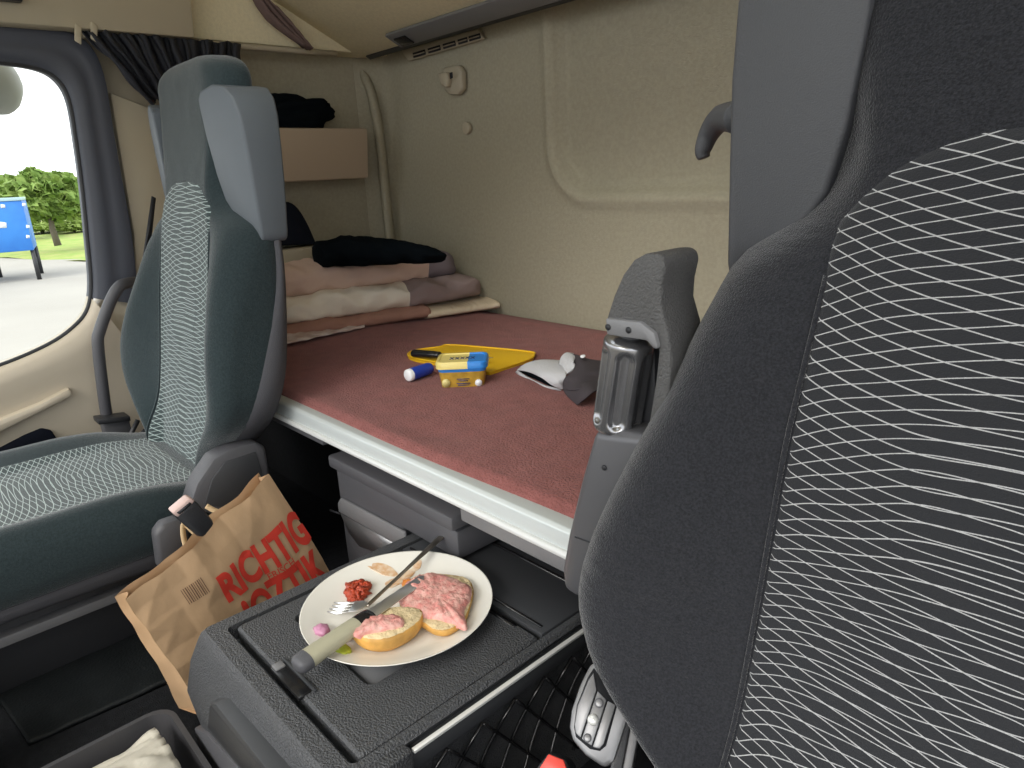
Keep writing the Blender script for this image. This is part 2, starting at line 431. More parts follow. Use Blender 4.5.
# ---- passenger door (plane x = XD)
XD = 1.99
def D(px, py, dx=0.0): return PX(px, py, XD + dx)
inn_px = [(-150, 52), (-60, 57), (0, 62), (38, 68), (58, 79), (70, 100), (77, 140), (83, 185), (88, 235), (92, 285), (87, 312), (70, 331), (45, 347), (0, 366), (-60, 384), (-150, 412)]
out_px = [(-150, 14), (-60, 18), (0, 22), (55, 26), (88, 38), (106, 72), (116, 130), (126, 185), (135, 235), (140, 285), (140, 330), (100, 352), (60, 366), (0, 384), (-60, 402), (-150, 430)]
def to_fwd(seq):       # carry the outline on to the front of the door, outside the frame
    a = D(*seq[0]); b = D(*seq[-1])
    return [Vector((XD, 0.62, a.z - 0.01))] + [D(*p) for p in seq] + [Vector((XD, 0.62, b.z + 0.0))]
inn = cr(to_fwd(inn_px), 5); out = cr(to_fwd(out_px), 5)
door = thing('door_1', (XD, 0, ZF), 'beige passenger door with a dark framed window', None, kind=S)
NTOP = next(i for i, p in enumerate(inn) if p.y < -0.38 and p.z < -0.245)
def ring(i0, i1):
    rows = []
    for a, b in list(zip(inn, out))[i0:i1]:
        d = b - a
        rows.append([a + Vector((0.05, 0, 0)) , a + Vector((0.0, 0, 0)), a + d * 0.12 + Vector((-0.012, 0, 0)), a + d * 0.4 + Vector((-0.014, 0, 0)), a + d * 0.62 + Vector((-0.004, 0, 0)), a + d * 0.70 + Vector((-0.012, 0, 0)), a + d * 0.80 + Vector((-0.004, 0, 0)), a + d * 0.90 + Vector((-0.012, 0, 0)), b + Vector((0.03, 0, 0))])
    return rows
loft('window_frame', ring(0, NTOP + 1), frame_dk, door, closed_u=False, cap=False)
# bright edge of the opening
tube('window_seal', [p + Vector((0.004, 0, 0)) for p in inn], 0.006, rubber, door, seg=8)
# beige door panel under the window
pan = inn[NTOP:]
lowp = []
rows = []
for i, a in enumerate(pan):
    t = i / (len(pan) - 1)
    yb = -0.47 + (0.62 + 0.47) * sstep(0, 1, t) if i else -0.50
    ya = a.y
    rows.append([a + Vector((0.05, 0, 0)), a + Vector((0.0, 0, 0)), Vector((XD - 0.016, ya + (yb - ya) * 0.1, a.z - 0.022)), Vector((XD - 0.02, ya + (yb - ya) * 0.3, a.z - 0.06)),
                 Vector((XD - 0.012, ya + (yb - ya) * 0.5, a.z - 0.10)), Vector((XD - 0.006, yb, a.z - 0.2)), Vector((XD, yb, -0.8)), Vector((XD + 0.02, yb, -1.05))])
loft('door_panel', rows, beige_door, door, closed_u=False, cap=False)
# arm pull moulding and dark map pocket
prism('armrest', [D(-120, 470, -0.03), D(-60, 440, -0.03), D(0, 420, -0.03), D(40, 404, -0.03), D(70, 388, -0.03), D(74, 396, -0.03), D(40, 413, -0.03), D(0, 433, -0.03), D(-120, 490, -0.03)], (0.04, 0, 0), beige_door, door, bevel=0.008)
prism('map_pocket', [D(-120, 500, -0.018), D(-40, 460, -0.018), D(0, 449, -0.018), D(25, 436, -0.018), D(42, 429, -0.018), D(52, 431, -0.018), D(59, 442, -0.018), D(62, 475, -0.018), D(-120, 540, -0.018)], (0.02, 0, 0), navy, door, bevel=0.004)
# window pane
glass = bpy.data.materials.new('window_glass'); glass.use_nodes = True
gn = glass.node_tree.nodes; gl = glass.node_tree.links
tr = gn.new('ShaderNodeBsdfTransparent'); gs = gn.new('ShaderNodeBsdfGlossy'); mx = gn.new('ShaderNodeMixShader'); lw = gn.new('ShaderNodeFresnel')
tr.inputs['Color'].default_value = (0.96, 0.98, 0.96, 1); gs.inputs['Roughness'].default_value = 0.02; lw.inputs['IOR'].default_value = 1.2
gl.new(lw.outputs['Fac'], mx.inputs['Fac']); gl.new(tr.outputs[0], mx.inputs[1]); gl.new(gs.outputs[0], mx.inputs[2])
gl.new(mx.outputs[0], gn['Material Output'].inputs['Surface'])
build('window_1', [p + Vector((0.03, 0, 0)) for p in inn], [tuple(range(len(inn)))], glass, kind=S, label='clear glass pane of the passenger door', smooth=False)

build('window_added_hatch', [(hx0, hy0, ZR + 0.02), (hx1, hy0, ZR + 0.02), (hx1, hy1, ZR + 0.02), (hx0, hy1, ZR + 0.02)], [(0, 1, 2, 3)], glass, kind=S, label='clear glass pane of the roof hatch added for daylight over the aisle', smooth=False)

# B pillar trim behind the door
prism('trim_2', [PX(110, 92, 2.0), PX(162, 112, 2.0), PX(190, 300, 2.0), PX(200, 470, 2.0), PX(96, 470, 2.0), PX(96, 352, 2.0), PX(94, 312, 2.0), PX(104, 296, 2.0), PX(136, 284, 2.0), PX(134, 235, 2.0)], (0.06, 0, 0), beige, kind=S, bevel=0.006, label='beige pillar trim between door and passenger seat')
box('trim_3', (2.03, -0.72, ZL), (XW + 0.01, -0.52, ZR), beige, kind=S, bevel=0.0, label='beige pillar lining behind the passenger seat')
# overhead locker over the door and roof side panel
a = PX(195, 38, 1.93); b = PX(0, 22, 1.93)
sl = (b.z - a.z) / (b.y - a.y)
prism('trim_4', [Vector((1.93, a.y, a.z)), Vector((1.93, 0.7, a.z + sl * (0.7 - a.y))), Vector((1.93, 0.7, ZR)), Vector((1.93, a.y - 0.035, ZR))], (0.2, 0, 0), beige, kind=S, bevel=0.006, label='beige overhead panel above the passenger door')
a2 = PX(192, 38, 2.0); b2 = PX(292, 47, 2.0)
prism('trim_5', [a2, Vector((2.0, -1.40, b2.z - (a2.z - b2.z) * 2)), Vector((2.0, -1.40, ZR)), Vector((2.0, a2.y, ZR))], (0.1, 0, 0), felt_b, kind=S, bevel=0.005, label='beige felt roof panel above the curtain rail')
box('roof_lamp', PX(8, 5, 1.9) + Vector((0, -0.03, 0.010)), PX(8, 5, 1.9) + Vector((0.025, 0.10, 0.035)), blk, bevel=0.004, label='small black strip on the overhead panel above the door', cat='handle')
# curtain rail
ra, rb = PX(196, 43, 1.985), PX(300, 51, 1.985)
tube('curtain_rail', [ra + (ra - rb) * 0.9, ra, rb, rb + (rb - ra) * 0.4], 0.008, beige, seg=8, label='thin beige curtain rail along the passenger side wall', cat='rail')

# ================================================================== OUTSIDE
GZ = -2.65
gm = mat('pale_concrete', (0.33, 0.315, 0.285), 0.9, bump=(3, 0.2), var=(0.35, 0.10))
grass_m = mat('grass', (0.20, 0.30, 0.05), 0.9, var=(1.3, 0.35), c2=(0.30, 0.33, 0.09))
v, f = boxv((-60, -120, GZ - 0.3), (200, 160, GZ))
build('ground', v, f, gm, kind=S, label='pale concrete yard outside', smooth=False)
g0 = PZ(0, 258, GZ); g1 = PZ(90, 262, GZ)
DG = g0.normalized(); 
dl = (g1 - g0); dl.z = 0; dl.normalize(); pn = Vector((-dl.y, dl.x, 0)); 
if pn.dot(Vector((g0.x, g0.y, 0))) < 0: pn = -pn
def strip(u, v): 
    p = g0 + dl * ((u - 0.5) * 90) + pn * (v * 60); 
    return Vector((p.x, p.y, GZ + 0.03 + 0.5 * sstep(0, 0.5, v) + 0.12 * noise.noise(Vector((p.x * 0.4, p.y * 0.4, 0)))))
surf('grass_verge', strip, 60, 40, grass_m, label='green grass verge behind the yard', cat='grass', kind='stuff')

leaf_a = mat('leaf_green', (0.125, 0.215, 0.035), 0.7, var=(2.5, 0.4), c2=(0.20, 0.28, 0.06))
leaf_b = mat('leaf_yellow_green', (0.24, 0.33, 0.07), 0.7, var=(2.5, 0.3))
bark = mat('bark', (0.12, 0.10, 0.08), 0.9)
def tree(name, base, h, rad, label, n, m, trunk_h, seed, group='trees beyond the yard', leaf=0.28):
    rnd = random.Random(seed)
    t = thing(name, base, label, 'tree', group)
    base = Vector(base)
    tube('trunk', [base, base + Vector((0.1, 0.05, trunk_h * 0.6)), base + Vector((0, 0, trunk_h + rad * 0.5))], [0.16, 0.13, 0.06], bark, t, seg=8)
    c = base + Vector((0, 0, (h + trunk_h) / 2)); rz = (h - trunk_h) / 2
    V, F = [], []
    for _ in range(n):
        d = Vector((rnd.gauss(0, 1), rnd.gauss(0, 1), rnd.gauss(0, 1))).normalized()
        s = (rnd.random() ** 0.45) * (1 + 0.35 * noise.noise(d * 2.2 + Vector((seed, 0, 0))))
        p = c + Vector((d.x * rad, d.y * rad, d.z * rz)) * s
        q = Vector((rnd.gauss(0, 1), rnd.gauss(0, 1), rnd.gauss(0, 1))).normalized(); r_ = q.orthogonal().normalized() * leaf * rnd.uniform(0.6, 1.2); s_ = q.cross(r_) * 0.6
        o = len(V); V += [p - r_, p + s_, p + r_, p - s_]; F.append((o, o + 1, o + 2, o + 3))
    build('crown', V, F, m, t, smooth=False)
    return t
def far(px, py, dist):
    d = ray(px, py); d.z = 0; d.normalize(); p = d * dist; return Vector((p.x, p.y, GZ + 0.3))
def gh(px, py, dist):
    d = ray(px, py); return d.z / math.hypot(d.x, d.y) * dist
def far_tree(name, px, top, dist, rpx, label, n, m, seed, th=0.9, leaf=0.28):
    b_ = far(px, 220, dist); hz_ = gh(px, top, dist) - b_.z
    tree(name, b_, hz_, rpx / FPX * dist * 1.0, label, n, m, th, seed, leaf=leaf)
far_tree('leafy_tree', 52, 171, 40, 27, 'round bushy green tree right of the blue swap body', 5200, leaf_a, 2, 1.3, 0.27)
far_tree('leafy_tree', 10, 179, 52, 24, 'darker tree partly hidden behind the blue swap body', 3000, leaf_a, 5, 0.6, 0.3)
far_tree('leafy_tree', 80, 178, 62, 20, 'pale tree at the edge of the window frame', 2600, leaf_b, 8, 0.4, 0.32)
far_tree('leafy_tree', -62, 166, 72, 34, 'wide tree left of the blue swap body beyond the yard', 3000, leaf_a, 11, 0.6, 0.35)
far_tree('hedge_shrub', 72, 222, 55, 17, 'low yellow-green shrub at the foot of the pale tree', 1800, leaf_b, 14, 0.1, 0.25)
far_tree('hedge_shrub', 40, 224, 58, 22, 'low yellow-green shrub behind the trunk of the bushy tree', 1800, leaf_b, 15, 0.1, 0.25)
tube('lamp_mast', [far(12, 200, 70), far(12, 200, 70) + Vector((0, 0, gh(8, 178, 70) - GZ))], 0.10, mat('mast_grey', (0.6, 0.6, 0.58), 0.5), seg=8, label='thin pale mast rising above the blue swap body', cat='mast')

# blue swap body standing on legs
SD = 27.5
lr = far(37, 262, SD); lr.z = GZ
vw = Vector((lr.x, lr.y, 0)).normalized(); tdir = Vector((-vw.y, vw.x, 0)); tdir = tdir if tdir.dot(RIGHT) < 0 else -tdir
tdir = (tdir + vw * 0.05).normalized(); tdep = Vector((-tdir.y, tdir.x, 0))
if tdep.dot(Vector((FWD.x, FWD.y, 0))) < 0: tdep = -tdep
ztop = gh(28, 200, SD); zbot = gh(36, 250, SD)
trl = thing('swap_body', lr, 'blue swap body container standing on legs in the yard', 'container')
trl_b = mat('trailer_blue', (0.015, 0.13, 0.50), 0.5, var=(0.9, 0.2), c2=(0.03, 0.20, 0.60))
prism('box_body', [lr * 1.0 + Vector((0, 0, zbot - GZ)), lr + tdir * 7 + Vector((0, 0, zbot - GZ)), lr + tdir * 7 + Vector((0, 0, ztop - GZ)), lr + Vector((0, 0, ztop - GZ))], tdep * 2.4, trl_b, trl, bevel=0.03)
prism('roof_edge', [lr + Vector((0, 0, ztop - GZ)) - tdep * 0.03, lr + tdir * 7 + Vector((0, 0, ztop - GZ)) - tdep * 0.03, lr + tdir * 7 + Vector((0, 0, ztop - GZ + 0.1)) - tdep * 0.03, lr + Vector((0, 0, ztop - GZ + 0.1)) - tdep * 0.03], tdep * 2.46, mat('trailer_trim', (0.35, 0.5, 0.55), 0.5), trl, bevel=0.01)
for k in (0.05, 1.25, 2.6, 5.0):
    for dd in (0.1, 2.2):
        b_ = lr + tdir * k + tdep * dd
        tube('leg', [b_ + Vector((0, 0, zbot - GZ)), b_], 0.07, blk, trl, seg=6)
wmark = mat('white_mark', (0.7, 0.75, 0.8), 0.6)
for px, py, s in ((3, 228, 0.20), (24, 206, 0.10), (28, 228, 0.10), (28, 238, 0.10), (3, 208, 0.12)):
    o_ = lr - tdep * 0.012; d_ = ray(px, py); k = (o_.dot(tdep)) / d_.dot(tdep); p = d_ * k
    prism('white_mark', [p + tdir * s * 0.5, p + tdir * s * 0.3 + Vector((0, 0, s)), p - tdir * s * 0.6 + Vector((0, 0, s * 0.8)), p - tdir * s * 0.5], tdep * 0.02, wmark, trl, bevel=0)

# wing mirror outside the glass
mc = PX(-6, 84, 2.32)
mir = thing('wing_mirror', mc, 'pale grey wing mirror housing outside the passenger window', 'mirror')
blob('housing', mc, (0.05, 0.062, 0.075), mat('mirror_grey', (0.33, 0.35, 0.33), 0.5), mir, nz=0.05)
tube('mirror_arm', [mc + Vector((0, 0.02, 0)), mc + Vector((-0.1, 0.15, 0.02)), mc + Vector((-0.30, 0.5, 0.03))], 0.015, blk, mir)

# ================================================================== UPPER BUNK + rear wall fittings
A = PX(357, 59, 2.02); B = PX(262, -3, 2.02)
slope = (B - A); slope.x = 0
nb = slope.cross(Vector((1, 0, 0))).normalized()
if nb.z < 0: nb = -nb
bunk = thing('upper_bunk', A, 'folded-up beige upper bunk over the bed with a grey edge rail', 'bunk')
BDX = (PY(530, 7.5, A.y) - A).normalized()
P0 = A; P1 = A + slope * 2.2
prism('bunk_base', [P0, P1, P1 + nb * 0.07, P0 + nb * 0.07 + slope.normalized() * 0.01], BDX * 2.5, felt_b, bunk, bevel=0.004)
k0 = (PY(403, 44, A.y).x - A.x) / BDX.x
sn = slope.normalized()
def railpiece(nm, s0, s1, t0_, t1_, m_, th=0.010, bv=0.003, par=None):
    poly = [A + BDX * a_ + sn * b_ - nb * 0.001 for a_, b_ in ((s0, t0_), (s1, t0_), (s1, t1_), (s0, t1_))]
    return prism(nm, poly, -nb * th, m_, par or bunk, bevel=bv)
er_ = railpiece('edge_rail', k0, 2.45, 0.004, 0.062, greyl)
railpiece('rail_channel', 0.06, 2.45, -0.012, 0.004, blk, 0.004, 0)
railpiece('catch', k0 + 0.02, k0 + 0.075, 0.010, 0.045, gloss_blk, 0.014, 0.003, er_)

# vent grille on rear wall
yw = YW + 0.004
def W(px, py, dy=0.0): return PY(px, py, yw + dy)
vt = thing('vent_grille', W(446, 60), 'beige slotted air vent high on the rear wall', 'vent')
prism('frame', [W(404, 51), W(481, 29), W(487, 39), W(411, 61)], (0, 0.012, 0), beige, vt, bevel=0.003)
for a_, b_ in ((413, 425), (428, 440), (443, 455), (458, 467), (469, 480)):
    g = lambda q: 53.0 - (q - 413) * 0.295
    prism('slot', [W(a_, g(a_), 0.0125), W(b_, g(b_), 0.0125), W(b_ + 1, g(b_) + 5, 0.0125), W(a_ + 1, g(a_) + 5, 0.0125)], (0, 0.002, 0), rubber, vt, bevel=0)
    prism('slat', [W(a_, g(a_) + 2.2, 0.013), W(b_, g(b_) + 2.2, 0.013), W(b_, g(b_) + 3.2, 0.013), W(a_, g(a_) + 3.2, 0.013)], (0, 0.004, 0), beige, vt, bevel=0)
hk = thing('wall_hook', W(456, 95), 'beige plastic coat hook on the rear wall below the vent', 'hook')
prism('backplate', [W(448, 68), W(463, 65), W(467, 72), W(467, 90), W(463, 95), W(454, 95), W(449, 88)], (0, 0.02, 0), beige, hk, bevel=0.006)
prism('hook_tongue', [W(443, 74, 0.015), W(452, 72, 0.015), W(454, 80, 0.015), W(452, 88, 0.015), W(447, 86, 0.015)], (0, 0.022, 0), beige, hk, bevel=0.005)
prism('slot', [W(450, 73, 0.038), W(452.5, 72, 0.038), W(453, 78, 0.038), W(450.5, 79, 0.038)], (0, 0.002, 0), rubber, hk, bevel=0)
disc('wall_button', W(468.5, 128), (0, 1, 0), 0.017, 0.012, beige, bevel=0.004, label='small round beige button on the rear wall', cat='button')

# mauve gathered curtain at the end of the upper bunk
def strapf(u, v):
    a_ = PX(252 + 50 * v, -6 + 52 * v, 1.96); b_ = PX(262 + 50 * v, -4 + 54 * v, 1.96)
    wd = 1.0 + 1.2 * math.sin(math.pi * min(1, v * 1.05)) 
    p = a_ + (b_ - a_) * (u * wd - (wd - 1) * 0.75)
    return p + Vector((0.016 * math.sin(u * 17 + v * 3), 0, 0))
surf('side_curtain', strapf, 26, 24, strap_m, solid=0.003, label='gathered mauve curtain hanging at the end of the upper bunk', cat='curtain')

# dark gathered curtain above the passenger seat
def curf(u, v):
    top = 29 + 15 * u
    bx2 = 78 + 162 * u + v * 72 * (1 - u) ** 1.4
    low = 106 - 8 * u
    py = top + (low - top) * v * (0.95 + 0.05 * math.sin(u * 40))
    fold = math.sin(u * 62 + v * 2.0) * 0.016 + 0.010 * math.sin(u * 139 + 3 * v)
    return PX(bx2, py, 1.950 + fold * (1 - 0.3 * v) - 0.03 * math.sin(math.pi * v)) + Vector((0, 0.008 * noise.noise(Vector((u * 14, v * 3, 7))), 0.010 * noise.noise(Vector((u * 18, v * 3, 0)))))
surf('window_curtain', curf, 150, 20, curtain_m, solid=0.003, label='dark curtain bunched up above the passenger seat', cat='curtain')
for px, py in ((78, 34), (94, 32)):
    p = PX(px, py, 1.93)
    o_ = obox('curtain_clip', p, (0.004, 0, 0), (0, 0.006, 0.004), (0, -0.004, 0.018), beige, bevel=0.002, cat='clip',
         label='beige curtain clip nearest the window' if px == 78 else 'beige curtain clip second from the window')

# ================================================================== WALL SHELF, things on it
sa = PX(368, 128, 1.95); sb_ = PX(369, 178, 1.95)
prism('wall_shelf', [Vector((1.95, sa.y, sa.z)), Vector((1.95, -0.70, sa.z)), Vector((1.95, -0.70, sb_.z)), Vector((1.95, sb_.y, sb_.z)), ], (0.13, 0, 0), shelf_m, bevel=0.007, label='beige box shelf on the side wall above the bedding', cat='shelf')
c = PX(296, 120, 2.01)
V_, F_ = [], []
def clothlump(name, c, r, m, label, cat, seed, nz=0.35, parent=None, fb=-0.8):
    return blob(name, c, r, m, parent, nz=nz, fs=2.4, seed=seed, nu=36, nv=22, label=label, cat=cat, flatbot=fb)
clothlump('folded_cloth', Vector((2.012, -1.02, sa.z + 0.042)), (0.055, 0.135, 0.052), blkcloth, 'black cloth lying on the beige wall shelf', 'cloth', 3)
# low ledge and dark bag in the corner behind the seat
za = PX(320, 246, 1.98).z; zb2 = PX(320, 262, 1.98).z
box('bed_ledge', (1.98, -1.10, ZB - 0.02), (XW, -0.62, za), beige, bevel=0.006, label='beige ledge along the side wall behind the bedding', cat='ledge')
pts = [PX(262, 246, 2.0), PX(262, 215, 2.0), PX(276, 204, 2.0), PX(290, 202, 2.0), PX(300, 209, 2.0), PX(310, 226, 2.0), PX(318, 245, 2.0)]
pts = [p + Vector((0, 0, 0.0)) for p in cr(pts, 3)]
prism('dark_bag', pts, (0.07, 0, 0), navy, bevel=0.014, label='dark navy bag standing on the ledge under the wall shelf', cat='bag')

# ================================================================== BED
rx0, rx1 = -0.6, 2.04
bed = thing('lower_bunk', (0.9, -0.9, ZF), 'lower bunk frame with pale metal edge rail', 'bunk')
prof = [(-0.570, ZB - 0.004), (-0.533, ZB - 0.004), (-0.528, ZB - 0.008), (-0.526, ZB - 0.030), (-0.570, ZB - 0.030)]
prism('edge_rail', [Vector((rx0, y, z)) for y, z in prof], (rx1 - rx0, 0, 0), alu, bed, bevel=0.0015)
prof = [(-0.560, ZB - 0.030), (-0.522, ZB - 0.029), (-0.519, ZB - 0.033), (-0.519, ZB - 0.037), (-0.524, ZB - 0.040), (-0.560, ZB - 0.040)]
prism('rail_lip', [Vector((rx0, y, z)) for y, z in prof], (rx1 - rx0, 0, 0), alu_lip, bed, bevel=0.001)
box('lower_trim', (rx0, -0.56, ZB - 0.066), (0.70, -0.530, ZB - 0.040), greyl, bed, bevel=0.003)
box('lower_trim', (1.09, -0.56, ZB - 0.056), (rx1, -0.530, ZB - 0.040), greyp, bed, bevel=0.003)
box('bed_board', (rx0, -1.35, ZB - 0.11), (rx1, -0.72, ZB - 0.07), blk, bed, bevel=0.003)
box('under_panel', (rx0, -0.78, ZL), (rx1, -0.74, ZB - 0.10), carpet, bed, bevel=0)
# mattress in a maroon fleece sheet
def matt(u, v):
    # v runs across: front drop, top, to the rear wall ; u along X
    x = 0.0 + u * 2.05 - 0.6 * (1 - u) * 0
    x = -0.6 + u * 2.66
    y0 = -0.546 + 0.010 * sstep(0.3, 0.9, u) * 0 + 0.004 * math.sin(x * 9) + 0.008 * noise.noise(Vector((x * 3, 0, 3)))
    prof = [(y0 - 0.004, ZB - 0.045), (y0, ZB - 0.02), (y0 - 0.002, ZB - 0.004), (y0 - 0.016, ZB + 0.006)]
    if v < 0.12:
        t = v / 0.12 * 3; i = min(int(t), 2); t -= i
        y = prof[i][0] + (prof[i + 1][0] - prof[i][0]) * t; z = prof[i][1] + (prof[i + 1][1] - prof[i][1]) * t
    else:
        t = (v - 0.12) / 0.88; y = y0 - 0.016 + (YW + 0.01 - y0 + 0.016) * t
        z = ZB + 0.006 + 0.012 * math.sin(math.pi * min(1, t * 1.15)) * 0.6 - 0.012 * sstep(0.9, 1, t)
        s = sstep(0, 0.05, t) * (1 - sstep(0.9, 1, t))
        z += s * (0.006 * noise.noise(Vector((x * 4, y * 6, 1))) + 0.0025 * noise.noise(Vector((x * 16, y * 22, 4))))
    return Vector((x, y, z))
surf('mattress', matt, 170, 110, fleece, solid=0.06, label='lower bunk mattress covered in a maroon fleece sheet', cat='mattress')

# ---- bedding pile at the passenger end
def fold_layer(name, m, parent, pA, pB, z0, z1, depth, seed, wr=0.007, label=None, cat=None, tail=1.0):
    """a folded slab whose rounded fold faces the camera, running pA -> pB"""
    pA, pB = Vector(pA), Vector(pB); d = (pB - pA); L = d.length; t = d.normalized(); n = Vector((-t.y, t.x, 0))
    if n.x < 0: n = -n
    rows = []; N = 70
    for i in range(N + 1):
        s = i / N
        end = math.sqrt(max(0.0, 1 - (max(0, s - 0.90) / 0.10) ** 2)) if tail else 1
        h = (z1 - z0) * (0.55 + 0.45 * end); zc = z0 + h / 2
        row = []
        for k in range(36):
            th = 2 * math.pi * k / 36
            ca, sa_ = math.cos(th), math.sin(th)
            # super-ellipse slab
            ex_ = math.copysign(abs(ca) ** 0.35, ca); ez_ = math.copysign(abs(sa_) ** 0.75, sa_)
            off = (depth * (0.55 + 0.45 * s)) / 2 * (1 - ex_)
            pos = pA + t * (L * s)
            inset = 0.07 * (1 - end)
            p = pos + n * (off + inset) + Vector((0, 0, 0))
            p.z = zc + h / 2 * ez_
            side = 1 if ca > 0 else 0
            wv = noise.noise(Vector((s * 9 + p.z * 14, p.z * 20 + s * 5, seed))) * wr + noise.noise(Vector((s * 26 + p.z * 60, p.z * 30 - s * 8, seed + 3))) * wr * 0.55
            wv += wr * 0.5 * max(0, 0.25 - abs(noise.noise(Vector((s * 12 - p.z * 30, p.z * 16, seed + 7))))) * 3
            p += -n * wv * side + Vector((0, 0, wv * 0.7 * (1 if p.z > z0 + 0.02 else 0)))
            row.append(p)
        rows.append(row)
    return loft(name, rows, m, parent, label=label, cat=cat)
f0 = PZ(262, 350, ZB); f1 = PZ(503, 312, ZB)
f0 = f0 + (f0 - f1) * 0.10
sheet_b = thing('under_blanket', (f0 + f1) / 2, 'brown blanket with a cream border under the folded duvet', 'blanket')
fd = (f1 - f0).normalized(); LL = (f1 - f0).length
fn = Vector((-fd.y, fd.x, 0)); fn = fn if fn.x > 0 else -fn
def F(s, o, z): p = f0 + fd * (LL * s) + fn * o; return Vector((p.x, p.y, z))
fold_layer('brown_fold', brown_cl, sheet_b, F(-0.05, 0.02, 0), F(0.70, 0.005, 0), ZB + 0.008, ZB + 0.050, 0.40, 3, 0.008, tail=0)
fold_layer('cream_border', cream_cl, sheet_b, F(0.69, 0.005, 0), F(0.985, -0.005, 0), ZB + 0.008, ZB + 0.036, 0.36, 9, 0.004, tail=0)
def wp(u, v):
    px = 281 + 84 * u; py = 345 - 18 * u + v * (-16 + 10 * abs(u - 0.45)) - 6 * u * v
    p = PZ(px, py, ZB + 0.018 + 0.012 * v); 
    return p + Vector((-0.004, 0.003, 0.004 * noise.noise(Vector((u * 8, v * 6, 2)))))
surf('printed_corner', wp, 24, 10, white_print, sheet_b, solid=0.003)
duv = thing('folded_duvet', (f0 + f1) / 2 + fn * 0.1 + Vector((0, 0, 0.05)), 'folded duvet in beige, cream, mauve and grey layers on the bunk', 'duvet')
org = ORG[duv.name]
def seam_thr(px, py, z): p = PZ(px, py, z) - org; return fd.x * p.x + fd.y * p.y
m_low = split_mat('duvet_cream_mauve', (0.82, 0.74, 0.62), (0.31, 0.235, 0.225), (fd.x, fd.y), seam_thr(426, 305, ZB + 0.07), bump=(45, 0.25))
m_up = split_mat('duvet_beige_grey', (0.66, 0.48, 0.39), (0.19, 0.16, 0.18), (fd.x, fd.y), seam_thr(416, 270, ZB + 0.13), bump=(45, 0.25))
fold_layer('lower_fold', m_low, duv, F(-0.05, 0.03, 0), F(0.965, 0.03, 0), ZB + 0.040, ZB + 0.116, 0.36, 21, 0.015)
fold_layer('upper_fold', m_up, duv, F(-0.05, 0.055, 0), F(0.89, 0.075, 0), ZB + 0.106, ZB + 0.186, 0.32, 33, 0.014)
# black garment on the duvet
gz = ZB + 0.184
rows = []
gpath = [PZ(322, 266, gz), PZ(345, 265, gz), PZ(385, 264, gz), PZ(420, 263, gz), PZ(449, 261, gz)]
gp = cr(gpath, 8); NG = len(gp)
for i, p in enumerate(gp):
    s = i / (NG - 1)
    hh = 0.030 + 0.040 * math.sin(math.pi * min(1, 0.12 + s * 0.95)) ** 1.0 * (1 - 0.35 * s); ww = 0.055 + 0.03 * (1 - s)
    if i in (0, NG - 1): hh *= 0.45; ww *= 0.5
    if i in (1, NG - 2): hh *= 0.8; ww *= 0.85
    row = []
    for k in range(24):
        th = 2 * math.pi * k / 24; q = Vector((math.cos(th), 0, math.sin(th)))
        r_ = 1 + 0.30 * noise.noise(Vector((q.x * 1.6, q.z * 1.6, s * 7))) + 0.16 * noise.noise(Vector((q.x * 4, q.z * 4, s * 19)))
        z = gz + max(-0.004, hh * 0.45 + hh * 0.62 * q.z * r_)
        row.append(Vector((p.x, p.y, 0)) + fn * (0.05 + ww * q.x * r_) + Vector((0, 0, z)))
    rows.append(row)
loft('black_garment', rows, blkcloth, label='rumpled black garment lying on top of the folded duvet', cat='garment')

# ================================================================== SEATS
T_yc = smooth_tab([(-0.60, -0.395), (-0.50, -0.412), (-0.42, -0.430), (-0.30, -0.452), (-0.15, -0.478), (-0.02, -0.500), (0.10, -0.518), (0.20, -0.530), (0.26, -0.55)])
T_yt = smooth_tab([(-0.60, -0.375), (-0.50, -0.372), (-0.42, -0.378), (-0.30, -0.396), (-0.15, -0.442), (-0.08, -0.480), (-0.02, -0.512), (0.10, -0.532), (0.20, -0.540), (0.26, -0.555)])
T_hw = smooth_tab([(-0.60, 0.150), (-0.54, 0.170), (-0.49, 0.200), (-0.45, 0.245), (-0.42, 0.280), (-0.38, 0.300), (-0.34, 0.300), (-0.28, 0.285), (-0.22, 0.268), (-0.15, 0.250), (-0.11, 0.240), (-0.075, 0.228), (-0.04, 0.188), (0.0, 0.160), (0.06, 0.172), (0.10, 0.186), (0.17, 0.184), (0.22, 0.175)])
T_yr = smooth_tab([(-0.60, -0.46), (-0.50, -0.475), (-0.40, -0.495), (-0.30, -0.532), (-0.15, -0.570), (0.0, -0.585), (0.10, -0.590), (0.20, -0.600), (0.25, -0.59)])
def yfront(x, z):
    hw = interp(T_hw, z); yc = interp(T_yc, z); yt = interp(T_yt, z)
    ax_ = abs(x); s0 = min(0.115, hw * 0.7)
    y = yc + (yt - yc) * sstep(s0, max(hw - 0.02, s0 + 0.02), ax_)
    r = 0.045 + 0.040 * sstep(-0.32, -0.12, z) * (1 - sstep(-0.06, 0.02, z)); q = max(0.0, min(1.0, (ax_ - (hw - r)) / r))
    y -= r * 0.9 * (1 - math.sqrt(max(0.0, 1 - q * q)))
    return y
